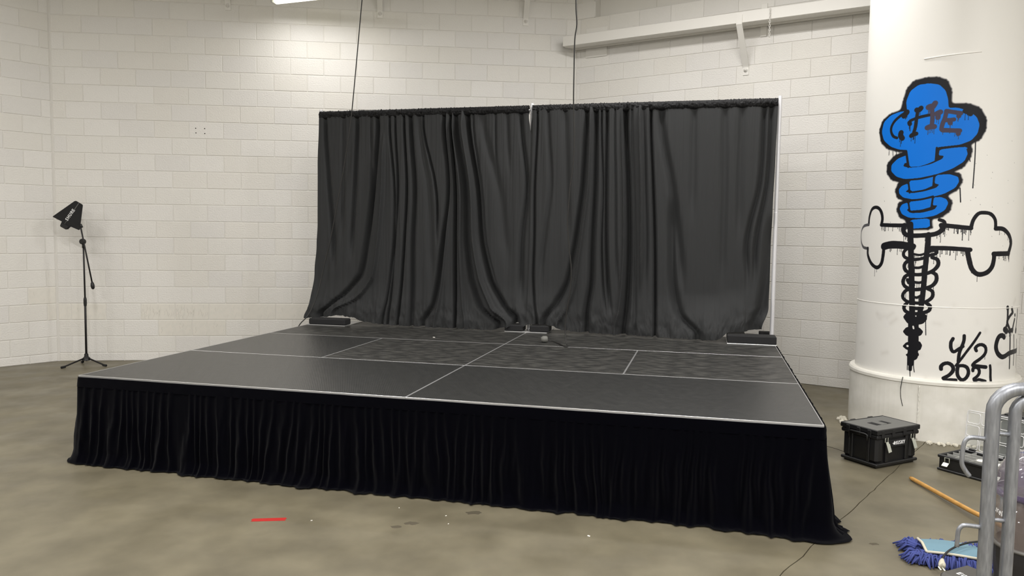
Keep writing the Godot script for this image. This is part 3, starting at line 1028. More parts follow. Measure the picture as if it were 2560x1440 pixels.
func build_drapes() -> void:
	# hem height above the deck and how far the foot of the cloth comes forward, along x
	var track := func(pts: Array, x: float) -> float:
		if x <= pts[0][0]: return pts[0][1]
		for i in pts.size() - 1:
			if x <= pts[i + 1][0]: return lerpf(pts[i][1], pts[i + 1][1], smoothstep(0.0, 1.0, (x - pts[i][0]) / (pts[i + 1][0] - pts[i][0])))
		return pts[-1][1]
	var hem := func(x: float) -> float: return track.call([[-0.1, 0.045], [0.1, 0.06], [0.3, 0.088], [0.45, 0.075], [0.62, 0.03], [0.85, 0.006], [1.1, 0.0], [2.05, 0.0], [2.22, 0.035], [2.34, 0.085], [2.40, 0.05], [2.46, 0.075], [2.68, 0.072], [2.82, 0.03], [3.0, 0.01], [3.3, 0.005], [4.2, 0.0], [4.34, 0.01], [4.46, 0.085], [4.85, 0.115]], x)
	var fwd := func(x: float) -> float: return track.call([[-0.1, 0.06], [0.3, 0.05], [0.7, 0.05], [1.2, 0.03], [1.9, 0.05], [2.3, 0.06], [2.6, 0.05], [3.0, 0.01], [3.6, 0.03], [4.0, 0.10], [4.3, 0.19], [4.45, 0.12], [4.85, 0.02]], x)
	var lin := func(f: Array, t: float) -> float: return track.call(f, t)
	var left := func(t: float) -> float: return lin.call([[0.0, 0.062], [0.05, 0.06], [0.26, 0.042], [0.53, 0.036], [0.64, 0.022], [0.77, -0.002], [0.92, -0.045], [1.0, -0.10]], t)
	var cut_a := func(t: float) -> float: return fold_x(FOLD_A[13], t)
	var gap_l := func(t: float) -> float: return lin.call([[0.0, 2.420], [0.04, 2.422], [0.09, 2.436], [0.14, 2.465], [1.0, 2.44]], t)
	var gap_r := func(t: float) -> float: return lin.call([[0.0, 2.456], [0.04, 2.454], [0.09, 2.437], [0.13, 2.41], [0.5, 2.405], [0.9, 2.415], [1.0, 2.43]], t)
	var cut_b := func(t: float) -> float: return fold_x(FOLD_B[14], t)
	var right := func(t: float) -> float: return lin.call([[0.0, 4.842], [0.25, 4.834], [0.45, 4.825], [0.77, 4.825], [0.9, 4.82], [1.0, 4.76]], t)
	var plus := func(f: Callable, d: float) -> Callable: return func(t: float) -> float: return (f.call(t) as float) + d
	drape("black drape panel next to the left pole, its foot swept over the left base weight", left, plus.call(cut_a, -0.004), FOLD_A, hem, fwd, 230, 0.006)
	drape("tightly gathered black drape panel left of the middle pole", plus.call(cut_a, -0.02), gap_l, FOLD_A, hem, fwd, 130)
	drape("black drape panel right of the middle pole, behind the hanging cable", gap_r, plus.call(cut_b, 0.0), FOLD_B, hem, fwd, 200, 0.012)
	drape("broad smooth black drape panel next to the right pole", plus.call(cut_b, -0.02), right, FOLD_B, hem, fwd, 180)
	# poles on their base plates
	var spots := [[0.045, 0.245, -3.36, "leftmost drape pole standing on an aluminium base plate"], [2.438, 2.432, -3.51, "middle drape pole showing in the gap between the drape panels"], [4.862, 4.66, -3.33, "rightmost drape pole, bare aluminium against the block wall"]]
	for s in spots:
		var t := thing("drape_pole", s[3], "pole", Vector3(s[0], DECK, -3.45), 0.0, "")
		part("upright", lt([Vector2(0.0, 0.008), Vector2(0.0205, 0.008), Vector2(0.0205, 1.25), Vector2(0.019, 1.255), Vector2(0.019, 2.345), Vector2(0.017, 2.36), Vector2(0.0, 2.36)], 20), M.alu_white, t)
		part("base_plate", bx(Vector3(0.45, 0.009, 0.44), 0.002), M.alu, t, Vector3(s[1] - s[0], 0.0048, s[2] + 3.45 - 0.005))
		var b := st0(true)
		lathe(b, [Vector2(0.03, 0.008), Vector2(0.03, 0.014), Vector2(0.021, 0.02)], 16)
		part("socket", done(b), M.alu, t)
	for s in [[0.045, 2.438, "aluminium crossbar inside the drape pockets left of the middle pole"], [2.438, 4.862, "aluminium crossbar inside the drape pockets right of the middle pole"]]:
		tag(part("crossbar", tb([Vector3(s[0] + 0.018, 2.897, -3.43), Vector3(s[1] - 0.018, 2.897, -3.43)], 0.014, 10), M.alu, self), s[2], "pole")
	# rubber covered weights on the plates
	var wts := [[0.255, -3.225, 0.43, 0.15, "black slab weight on the left base plate under the drape"], [2.300, -3.395, 0.19, 0.18, "small black weight on the middle base plate, left of the cloth"], [2.572, -3.395, 0.20, 0.18, "small black weight on the middle base plate, right of the cloth"]]
	for s in wts:
		var w := thing("base_weight", s[4], "weight", Vector3(s[0], DECK + 0.0095, s[1]))
		part("block", bx(Vector3(s[2], 0.066, s[3]), 0.010), M.rubber, w, Vector3(0, 0.033, 0))
	var w := thing("base_weight", "wide black slab weight at the foot of the right pole", "weight", Vector3(4.66, DECK + 0.0095, -3.27))
	var st := st0()
	box(st, Vector3(0.445, 0.072, 0.20), at(0, 0.036, 0.045), 0.006)
	box(st, Vector3(0.17, 0.072, 0.20), at(-0.137, 0.036, -0.155), 0.006)
	part("block", done(st), M.rubber, w)
	part("block", bx(Vector3(0.13, 0.072, 0.10), 0.006), M.rubber, w, Vector3(0.155, 0.036, -0.292))


# ---------------------------------------------------------------- rail and brackets on the walls
func strap(st: SurfaceTool, pts: Array, w: float, th: float) -> void:     # flat bar bent in the y-z plane, w wide along x
	for i in pts.size() - 1:
		var a: Vector2 = pts[i]
		var b: Vector2 = pts[i + 1]
		var d := (b - a).normalized()
		var n := Vector2(-d.y, d.x) * th / 2
		var poly := [a + n, a - n, b - n, b + n]
		var q := []
		for x in [-w / 2, w / 2]:
			for p in poly: q.append(Vector3(x, p.y, p.x))
		quad(st, q[0], q[1], q[2], q[3])
		quad(st, q[7], q[6], q[5], q[4])
		for k in 4:
			var k2 := (k + 1) % 4
			quad(st, q[k], q[k + 4], q[k2 + 4], q[k2])

func bracket(f: Array, s: float, top: float, z: float, label: String, group := "") -> void:
	var a := deg_to_rad(f[0])
	var o: Vector3 = Vector3(sin(a), 0, cos(a)) * f[1] + Vector3(cos(a), 0, -sin(a)) * s
	var t := thing("rail_bracket", label, "bracket", o + Vector3(0, top, 0), f[0], group)
	var st := st0()
	strap(st, [Vector2(z + 0.004, 0.0), Vector2(z + 0.004, -0.10), Vector2(0.012, -0.50), Vector2(0.005, -0.515), Vector2(0.005, -0.60)], 0.066, 0.009)
	part("strap", done(st), M.white_paint, t)
	var b := st0(true)
	lathe(b, [Vector2(0.026, 0.0), Vector2(0.026, 0.004), Vector2(0.016, 0.004), Vector2(0.016, 0.014), Vector2(0.009, 0.014), Vector2(0.009, 0.024), Vector2(0.0, 0.024)], 12, at(0, -0.545, 0.009, 0, 90))
	part("bolt", done(b), M.white_paint, t)

func rail(f: Array, s0: float, s1: float, y0: float, y1: float, label: String) -> void:
	var a := deg_to_rad(f[0])
	var o: Vector3 = Vector3(sin(a), 0, cos(a)) * f[1] + Vector3(cos(a), 0, -sin(a)) * s0
	var t := thing("door_rail", label, "rail", o + Vector3(0, y0, 0), f[0])
	var L := s1 - s0
	t.rotation = Vector3(0, deg_to_rad(f[0]), atan((y1 - y0) / L))
	var st := st0()
	# rolled channel: front flange, bottom web with a lip, back flange
	box(st, Vector3(L, 0.118, 0.006), at(L / 2, 0.060, 0.282), 0.002)
	box(st, Vector3(L, 0.006, 0.24), at(L / 2, 0.116, 0.16), 0.002)
	box(st, Vector3(L, 0.006, 0.06), at(L / 2, 0.004, 0.252), 0.002)
	box(st, Vector3(L, 0.008, 0.185), at(L / 2, 0.012, 0.135, 0, 6), 0.002)
	box(st, Vector3(L, 0.12, 0.006), at(L / 2, 0.056, 0.045), 0.002)
	part("channel", done(st), M.white_paint, t)
	var p0 := 0.18 if f == F_RIGHT else 0.3
	part("mounting_plate", bx(Vector3(0.30, 0.36, 0.012), 0.002), M.white_paint, t, Vector3(p0 + 0.15, 0.07, 0.0075))
	var x := p0 + 2.21
	while x < L - 0.3:
		part("mounting_plate", bx(Vector3(0.07, 0.36, 0.012), 0.002), M.white_paint, t, Vector3(x + 0.035, 0.07, 0.0075))
		part("spacer", bx(Vector3(0.05, 0.1, 0.035), 0.002), M.white_paint, t, Vector3(x + 0.035, 0.05, 0.028))
		x += 2.0

func build_wall_fittings() -> void:
	rail(F_RIGHT, 0.446, 6.5, 3.985, 3.93, "white steel door rail fixed along the right block wall above the drape")
	bracket(F_RIGHT, 2.685, 4.05, 0.286, "white strap bracket bolted to the right wall under the rail")
	rail(F_BACK, -1.6, 3.95, 4.80, 4.80, "white steel rail along the back wall just above the frame")
	for b in [[0.016, "leftmost strap bracket on the back wall, its foot left of the strip light"], [1.846, "strap bracket foot at the top of the back wall right of the left hanging cable"], [3.677, "strap bracket foot at the top of the back wall left of the right hanging cable"]]:
		bracket(F_BACK, b[0], 4.885 - 0.0094 * (b[0] - 1.85), 0.286, b[1], "strap brackets along the back wall")
	# chain hanging from the rail
	var a := deg_to_rad(F_RIGHT[0])
	var o: Vector3 = Vector3(sin(a), 0, cos(a)) * (F_RIGHT[1] + 0.30) + Vector3(cos(a), 0, -sin(a)) * 3.02
	var t := thing("rail_chain", "short white chain hanging over the rail right of its strap bracket", "chain", o + Vector3(0, 4.07, 0), F_RIGHT[0])
	for k in 15:
		var ring := []
		for i in 9:
			var p := TAU * i / 8.0
			ring.append(Vector3(cos(p) * 0.008, sin(p) * 0.014 - 0.012 - k * 0.0215, 0).rotated(Vector3.UP, (k % 2) * PI / 2))
		part("link", tb(ring, 0.003, 5), M.white_paint, t)


# ---------------------------------------------------------------- antenna on a microphone stand
func build_antenna_stand() -> void:
	var t := thing("boom_stand", "black tripod microphone stand with a tilted boom by the left corner", "stand", Vector3(-2.93, 0, -3.21))
	var o := Vector3(-2.93, 0, -3.21)
	part("lower_tube", tb([Vector3(0, 0.05, 0), Vector3(0.004, 0.80, 0)], 0.0125, 12), M.black_metal, t)
	part("upper_tube", tb([Vector3(0.004, 0.70, 0), Vector3(0.001, 1.44, 0)], 0.0095, 12), M.black_metal, t)
	part("clutch", lt([Vector2(0.0, 0), Vector2(0.015, 0), Vector2(0.018, 0.03), Vector2(0.018, 0.075), Vector2(0.014, 0.10), Vector2(0, 0.10)], 14), M.black, t, Vector3(0.004, 0.71, 0))
	part("hub", lt([Vector2(0.0, 0.055), Vector2(0.05, 0.06), Vector2(0.042, 0.085), Vector2(0.024, 0.105), Vector2(0.02, 0.14), Vector2(0.0, 0.14)], 16), M.black, t)
	for f in [Vector3(-0.075, 0.008, 0.275), Vector3(0.28, 0.008, 0.02), Vector3(-0.155, 0.008, -0.10)]:
		var l := part("leg", tb([Vector3(0, 0.085, 0) + Vector3(f.x, 0, f.z).normalized() * 0.03, Vector3(f.x, 0.015, f.z)], 0.0095, 10), M.black_metal, t)
		var d := Vector3(f.x, 0, f.z).normalized()
		part("rubber_foot", tb([Vector3(f.x, 0.018, f.z) - d * 0.03, Vector3(f.x, 0.014, f.z) + d * 0.02], 0.0135, 10), M.black_matte, l)
	part("boom_joint", lt([Vector2(0, -0.022), Vector2(0.03, -0.022), Vector2(0.034, -0.012), Vector2(0.034, 0.012), Vector2(0.03, 0.022), Vector2(0, 0.022)], 20), M.black, t, Vector3(0.004, 1.475, 0.012), Vector3(PI / 2, 0, 0))
	part("joint_collar", tb([Vector3(0, 1.40, 0), Vector3(0.001, 1.455, 0)], 0.015, 12), M.black, t)
	part("boom", tb([Vector3(-0.014, 1.70, 0.03), Vector3(0.115, 0.97, 0.0)], 0.0085, 10), M.black_metal, t)
	part("boom_weight", tb([Vector3(0.110, 1.0, 0.0), Vector3(0.112, 0.985, 0.0), Vector3(0.116, 0.955, 0), Vector3(0.121, 0.925, 0), Vector3(0.123, 0.912, 0)], [0.010, 0.018, 0.023, 0.019, 0.006], 12), M.black, t)
	var an := thing("paddle_antenna", "black shark fin paddle antenna with white lettering on top of the stand", "antenna", o + Vector3(-0.02, 1.7, 0.03), 18.0)
	var pl := [Vector2(-0.298, 0.062), Vector2(-0.290, 0.072), Vector2(-0.045, 0.249), Vector2(-0.030, 0.252), Vector2(0.038, 0.212), Vector2(0.044, 0.200), Vector2(0.018, 0.020), Vector2(0.008, -0.045), Vector2(0.003, -0.082), Vector2(-0.008, -0.089), Vector2(-0.098, -0.050), Vector2(-0.118, -0.068), Vector2(-0.152, -0.086), Vector2(-0.212, -0.052), Vector2(-0.217, -0.040), Vector2(-0.196, 0.008)]
	part("paddle", pr(pl, -0.006, 0.006), M.black_matte, an)
	part("spine", tb([Vector3(-0.185, -0.05, 0.006), Vector3(0.003, 0.225, 0.006)], 0.0035, 6), M.grey_plastic, an)
	var sk := st0()
	box(sk, Vector3(0.085, 0.045, 0.04), at(-0.16, -0.048, 0, 0, 0, -28), 0.008)
	part("mount_boss", done(sk), M.black, an)
	part("swivel", tb([Vector3(0.012, -0.02, 0.0), Vector3(0.03, -0.06, 0.0)], 0.014, 10), M.black, an)
	part("lettering", words("SHURE", 0.036, 0.0012), M.lettering, an, Vector3(-0.098, 0.088, 0.0072), Vector3(0, 0, deg_to_rad(55)))


# ---------------------------------------------------------------- cables
func build_cables() -> void:
	var p1 := []
	for p in [[0.80, 5.6, -3.25], [0.70, 4.7, -3.25], [0.632, 4.062, -3.25], [0.57, 3.45, -3.25], [0.514, 2.924, -3.25], [0.476, 2.65, -3.25], [0.394, 2.226, -3.26], [0.322, 1.883, -3.26], [0.249, 1.536, -3.26], [0.166, 1.23, -3.26], [0.118, 0.967, -3.22], [0.07, 0.80, -3.18], [0.035, 0.70, -3.12], [-0.012, 0.633, -3.07], [-0.05, 0.56, -3.05]]:
		p1.append(Vector3(p[0], p[1], p[2]))
	tag(part("hanging_cable", tb(curve(p1, 5), 0.0058, 7), M.cable, self), "thin black cable hanging slantwise in front of the left drape panel", "cable")
	var t := thing("hanging_cable", "black power cable hanging from above to a plug lying on the stage", "cable")
	var p2 := []
	for p in [[3.05, 5.6, -2.55], [3.03, 4.4, -2.55], [3.03, 3.716, -2.55], [3.041, 3.506, -2.55], [3.025, 3.366, -2.55], [3.023, 3.084, -2.55], [3.024, 2.801, -2.55], [3.037, 2.48, -2.55], [3.027, 2.229, -2.55], [3.004, 2.049, -2.55], [2.993, 1.868, -2.55], [2.988, 1.723, -2.55], [3.006, 1.504, -2.55], [3.028, 1.322, -2.55], [3.024, 1.139, -2.55], [3.004, 0.991, -2.55], [2.983, 0.84, -2.55], [2.985, 0.72, -2.535], [3.005, 0.64, -2.49], [3.027, 0.617, -2.445], [3.0, 0.616, -2.43], [2.955, 0.617, -2.51], [2.905, 0.618, -2.60], [2.84, 0.625, -2.67], [2.79, 0.63, -2.655]]:
		p2.append(Vector3(p[0], p[1], p[2]))
	part("cord", tb(curve(p2, 5), 0.006, 7), M.cable, t)
	var st := st0(true)
	lathe(st, [Vector2(0.0, -0.03), Vector2(0.026, -0.03), Vector2(0.031, -0.02), Vector2(0.031, 0.01), Vector2(0.018, 0.03), Vector2(0.0, 0.03)], 14, Transform3D(Basis.from_euler(Vector3(0, deg_to_rad(25), PI / 2)), Vector3(2.765, DECK + 0.032, -2.65)))
	part("plug", done(st), M.grey_plastic, t)


# ---------------------------------------------------------------- tape and scraps
func build_floor_bits() -> void:
	var tp := pr([Vector2(-0.095, -0.02), Vector2(-0.088, -0.008), Vector2(-0.098, 0.006), Vector2(-0.09, 0.024), Vector2(0.092, 0.022), Vector2(0.098, 0.004), Vector2(0.09, -0.006), Vector2(0.096, -0.023)], 0.0, 0.0008)
	var t := part("tape_strip", tp, M.red_tape, self, Vector3(1.869, 0.0003, 0.631), Vector3(-PI / 2, deg_to_rad(21.4), 0))
	tag(t, "short strip of red tape stuck to the concrete in front of the stage", "tape")
	var k := 0
	for s in [[2.108, 0.0, 0.579, 0.007], [2.812, 0, 0.30, 0.006], [2.865, 0, 0.413, 0.005], [2.503, 0, 0.253, 0.005], [3.653, 0, 0.375, 0.010], [1.673, DECK, -2.634, 0.014], [5.62, 0, -1.225, 0.014]]:
		var st := st0()
		box(st, Vector3(s[3] * 1.5, s[3] * 0.4, s[3]), at(0, s[3] * 0.25, 0, 40.0 * k, 0, 6), 0.001)
		var where: String = ["beside the red tape", "below the skirt, upper of a close pair", "below the skirt, lower of a close pair", "between the red tape and the close pair", "far below the skirt, the largest on the concrete", "on the stage deck left of the middle seam", "by the end of the mop handle"][k]
		tag(part("paper_scrap", done(st), M.paper, self, Vector3(s[0], s[1], s[2])), "tiny white paper scrap lying " + where, "scrap")
		k += 1


# ---------------------------------------------------------------- things round the column
func build_toolbox() -> void:
	var t := thing("tool_crate", "square black lidded tool crate with two steel latches and white lettering, by the column", "toolbox", Vector3(5.495, 0, -1.6385), 41.3)
	var W := 0.40
	var D := 0.26
	var st := st0()
	# tapered body with corner posts and ribs
	var lo := [Vector2(-W / 2, D / 2), Vector2(W / 2, D / 2), Vector2(W / 2, -D / 2), Vector2(-W / 2, -D / 2)]
	for i in 4:
		var a: Vector2 = lo[i]
		var b: Vector2 = lo[(i + 1) % 4]
		quad(st, Vector3(a.x, 0.03, a.y), Vector3(b.x, 0.03, b.y), Vector3(b.x * 1.035, 0.235, b.y * 1.035), Vector3(a.x * 1.035, 0.235, a.y * 1.035))
	for x in [-1.0, 1.0]:
		for z in [-1.0, 1.0]:
			box(st, Vector3(0.075, 0.19, 0.075), at(x * (W / 2 - 0.022), 0.13, z * (D / 2 - 0.022)), 0.02)
	for x in [-0.105, 0.105]:
		box(st, Vector3(0.028, 0.19, 0.03), at(x, 0.13, D / 2 + 0.002), 0.004)
	box(st, Vector3(0.19, 0.055, 0.02), at(0.0, 0.165, D / 2 + 0.006), 0.004)
	for z in [-0.07, 0.07]:
		box(st, Vector3(0.03, 0.19, 0.025), at(-W / 2 - 0.002, 0.13, z), 0.004)
	part("body", done(st), M.toolbox, t)
	var fl := st0()
	box(fl, Vector3(W + 0.045, 0.022, D + 0.045), at(0, 0.024, 0), 0.008)
	box(fl, Vector3(W + 0.01, 0.014, D + 0.01), at(0, 0.007, 0), 0.003)
	part("base_flange", done(fl), M.toolbox, t)
	var lid := st0()
	box(lid, Vector3(W + 0.05, 0.03, D + 0.05), at(0, 0.226, 0), 0.008)
	for s in [-1.0, 1.0]:
		box(lid, Vector3(W + 0.06, 0.034, 0.016), at(0, 0.262, s * (D / 2 + 0.02)), 0.005)
		box(lid, Vector3(0.016, 0.034, D + 0.04), at(s * (W / 2 + 0.022), 0.262, 0), 0.005)
	for x in [-0.17, -0.06, 0.06, 0.17]:
		box(lid, Vector3(0.03, 0.05, 0.01), at(x, 0.245, D / 2 + 0.026), 0.003)
	for z in [-0.09, 0.0, 0.09]:
		box(lid, Vector3(0.01, 0.05, 0.03), at(-W / 2 - 0.028, 0.245, z), 0.003)
	var l := part("lid", done(lid), M.toolbox, t)
	var tp := st0()
	box(tp, Vector3(W + 0.028, 0.012, D + 0.024), at(0, 0.272, 0), 0.004)
	part("lid_top", done(tp), M.lid_grain, l)
	part("grip_well", bx(Vector3(0.16, 0.006, 0.085), 0.002), M.black_matte, l, Vector3(-0.01, 0.2762, 0.0))
	part("grip_bar", bx(Vector3(0.06, 0.012, 0.09), 0.004), M.lid_grain, l, Vector3(-0.012, 0.277, 0.0))
	for x in [-0.09, 0.10]:
		var h := st0()
		box(h, Vector3(0.05, 0.026, 0.02), at(x, 0.268, -D / 2 - 0.032), 0.006)
		part("hinge", done(h), M.toolbox, t)
	var hd := tb([Vector3(-W / 2 - 0.028, 0.19, 0.075), Vector3(-W / 2 - 0.034, 0.232, 0.075), Vector3(-W / 2 - 0.034, 0.236, 0.06), Vector3(-W / 2 - 0.034, 0.236, -0.06), Vector3(-W / 2 - 0.034, 0.232, -0.075), Vector3(-W / 2 - 0.028, 0.19, -0.075)], 0.007, 8)
	part("side_handle", hd, M.black, t)
	for x in [-0.125, 0.152]:
		var c := part("latch", tb([Vector3(-0.014, 0.0, 0), Vector3(-0.014, 0.032, 0), Vector3(0.014, 0.032, 0), Vector3(0.014, 0.0, 0)], 0.0035, 6), M.steel, t, Vector3(x, 0.185, D / 2 + 0.022))
		var pl := st0()
		box(pl, Vector3(0.034, 0.058, 0.004), at(0.008, -0.040, 0.018, 0, -14, 8), 0.0015)
		box(pl, Vector3(0.026, 0.02, 0.006), at(0.0, -0.006, 0.008, 0, -14, 4), 0.0015)
		part("latch_plate", done(pl), M.steel, c)
	part("lettering", words("HUSKY", 0.026, 0.001), M.lettering, t, Vector3(0.025, 0.168, D / 2 + 0.0168))
	var lg := st0()
	prism(lg, PackedVector2Array([Vector2(-0.018, 0.0), Vector2(-0.004, 0.004), Vector2(0.0, 0.016), Vector2(0.005, 0.006), Vector2(0.013, 0.004), Vector2(0.007, -0.003), Vector2(0.009, -0.013), Vector2(0.0, -0.007), Vector2(-0.008, -0.011), Vector2(-0.006, -0.003)]), 0, 0.001)
	part("emblem", done(lg), M.lettering, t, Vector3(-0.036, 0.168, D / 2 + 0.0164))

func ring_rect(w: float, h: float, r: float) -> Array:
	var o := []
	for c in [[1, 1, 0], [-1, 1, 90], [-1, -1, 180], [1, -1, 270]]:
		for k in 4:
			var a := deg_to_rad(c[2] + k * 30.0)
			o.append(Vector3(c[0] * (w / 2 - r) + cos(a) * r, c[1] * (h / 2 - r) + sin(a) * r, 0))
	o.append(o[0])
	return o

func build_organizer() -> void:
	var L := 0.50
	var D := 0.29
	# local x along the front, z towards the viewer; the front left corner of the tray is at (5.863, -1.51)
	var a := deg_to_rad(-46.45)
	var X := Vector3(cos(a), 0, -sin(a))
	var Z := Vector3(sin(a), 0, cos(a))
	var o := Vector3(5.863, 0, -1.51) + X * L / 2 - Z * D / 2
	var t := thing("parts_organizer", "open black parts organizer, divided tray on the floor and clear lid standing up", "toolbox", o, -46.45)
	var st := st0()
	box(st, Vector3(L, 0.006, D), at(0, 0.012, 0), 0.002)
	for s in [-1.0, 1.0]:
		box(st, Vector3(L, 0.10, 0.008), at(0, 0.06, s * (D / 2 - 0.004)), 0.002)
		box(st, Vector3(0.008, 0.10, D), at(s * (L / 2 - 0.004), 0.06, 0), 0.002)
	box(st, Vector3(L + 0.02, 0.016, D + 0.02), at(0, 0.010, 0), 0.005)
	for s in [-1.0, 1.0]:
		box(st, Vector3(L + 0.02, 0.022, 0.02), at(0, 0.102, s * (D / 2)), 0.005)
		box(st, Vector3(0.02, 0.022, D), at(s * (L / 2), 0.102, 0), 0.005)
	for x in [-0.19, -0.05, 0.05, 0.19]:
		box(st, Vector3(0.05, 0.018, 0.018), at(x, 0.118, -D / 2 - 0.006), 0.005)
	part("tray", done(st), M.toolbox, t)
	for x in [-0.15, -0.05, 0.05, 0.15]:
		part("divider", bx(Vector3(0.0035, 0.055, D - 0.02), 0.001), M.divider, t, Vector3(x, 0.083, 0))
	for z in [-0.07, 0.0, 0.07]:
		part("divider", bx(Vector3(L - 0.02, 0.055, 0.0035), 0.001), M.divider, t, Vector3(0, 0.082, z))
	for x in [-0.185, 0.16]:
		var c := part("latch", tb([Vector3(-0.016, 0.0, 0), Vector3(-0.016, 0.034, 0.004), Vector3(0.016, 0.034, 0.004), Vector3(0.016, 0.0, 0)], 0.0035, 6), M.steel, t, Vector3(x, 0.068, D / 2 + 0.014))
		var pl := st0()
		box(pl, Vector3(0.04, 0.032, 0.004), at(0, -0.010, 0.022, 0, -50, 0), 0.0015)
		part("latch_plate", done(pl), M.steel, c)
	for x in [-0.03, 0.08]:
		part("screw_packet", bx(Vector3(0.05, 0.008, 0.03), 0.003), M.paper, t, Vector3(x, 0.105, 0.03), Vector3(0.3, 0.6, 0.1))
	# lid, tipped back a little from the hinge
	var lid := Node3D.new()
	lid.name = "lid"
	t.add_child(lid)
	lid.position = Vector3(0, 0.112, -D / 2 - 0.006)
	lid.rotation.x = deg_to_rad(-5)
	var pn := st0()
	box(pn, Vector3(L, 0.285, 0.003), at(0, 0.1425, 0), 0.001)
	part("clear_panel", done(pn), M.clear, lid)
	var rb := st0(true)
	for r in 3:
		for c in 5:
			var q := []
			for p in ring_rect(0.088, 0.076, 0.014): q.append(p + Vector3(-0.2 + c * 0.1, 0.05 + r * 0.092, 0.004))
			tube(rb, q, 0.0028, 5, false)
	var ed := []
	for p in ring_rect(L, 0.285, 0.02): ed.append(p + Vector3(0, 0.1425, 0.002))
	tube(rb, ed, 0.004, 6, false)
	part("moulded_ribs", done(rb), M.clear_rib, lid)
	# dark case standing behind the clear lid
	var k := thing("tool_case", "black plastic case standing behind the clear organizer lid", "toolbox", Vector3(6.64, 0, -1.906), -46.45)
	var kb := st0()
	box(kb, Vector3(0.46, 0.27, 0.25), at(0, 0.14, 0), 0.012)
	for y in [0.02, 0.20]:
		box(kb, Vector3(0.48, 0.025, 0.27), at(0, y, 0), 0.006)
	part("body", done(kb), M.toolbox, k)
	var kl := st0()
	box(kl, Vector3(0.48, 0.05, 0.27), at(0, 0.30, 0), 0.012)
	for x in [-0.18, -0.06, 0.06, 0.18]:
		box(kl, Vector3(0.06, 0.02, 0.05), at(x, 0.328, 0.09), 0.007)
	part("lid", done(kl), M.toolbox, k)
	for x in [-0.14, 0.14]:
		part("latch", bx(Vector3(0.04, 0.06, 0.012), 0.003), M.steel, k, Vector3(x, 0.245, 0.138))

func build_mop() -> void:
	var t := thing("dust_mop", "blue dust mop lying flat with its wooden handle on the concrete", "mop", Vector3(5.83, 0, 0.17))
	var st := st0(true)
	var r := RandomNumberGenerator.new()
	r.seed = 12
	var hx := 0.52
	for k in 3600:
		var x := r.randf_range(-hx, hx)
		var side := 1.0 if r.randf() < 0.55 else -1.0
		var z := side * r.randf_range(0.02, 0.085)
		var dir := Vector3(r.randf_range(-0.22, 0.22) + 0.15 * sin(x * 21.0), 0, side)
		if absf(x) > hx - 0.10 and r.randf() < 0.7: dir = Vector3(signf(x) * r.randf_range(0.4, 1.2), 0, side * r.randf_range(0.0, 0.8))
		dir = dir.normalized()
		var l := r.randf_range(0.05, 0.09)
		var h := r.randf_range(0.02, 0.046)
		var a := Vector3(x, h, z)
		var m := a + dir * l * 0.55 + Vector3(0, r.randf_range(0.0, 0.014), 0)
		var e := a + dir * l
		e.y = r.randf_range(0.005, 0.013)
		tube(st, [a, m, e], [0.006, 0.0065, 0.004], 4)
	tag(part("yarn", done(st), M.yarn, t), "", "", "", "stuff")
	var pad := func(u: float, v: float) -> Vector3:
		var x := lerpf(-0.48, 0.46, u)
		var w := 0.086 + 0.012 * sin(u * 9.0) + 0.012 * u
		return Vector3(x, 0.056 + 0.006 * sin(u * 14.0) + 0.012 * (1.0 - absf(v - 0.5) * 2.0) , lerpf(-w, w, v) + 0.012 * sin(u * 6.0) - 0.01)
	part("canvas_back", sheet(60, 8, pad), M.canvas, t)
	var bd := []
	for k in 21: bd.append(pad.call(0.0, k / 20.0) + Vector3(-0.004, 0.003, 0))
	for k in 16: bd.append(pad.call(k / 40.0, 1.0) + Vector3(0, 0.002, 0.003))
	part("binding", tb(bd, 0.007, 6), M.binding, t)
	part("clamp", bx(Vector3(0.10, 0.02, 0.05), 0.005), M.steel, t, Vector3(0.12, 0.072, -0.02), Vector3(0, 0.2, 0))
	var a := Vector3(5.607 - 5.83, 0.0145, -1.194 - 0.17)
	var b := Vector3(5.95 - 5.83, 0.075, 0.10 - 0.17)
	var h := part("handle", tb([a, a.lerp(b, 0.02), a.lerp(b, 0.5) + Vector3(0, -0.012, 0), b], [0.011, 0.0135, 0.0135, 0.0135], 12), M.wood, t)
	part("clamp_socket", tb([a.lerp(b, 0.90), b], 0.017, 10), M.steel, h)

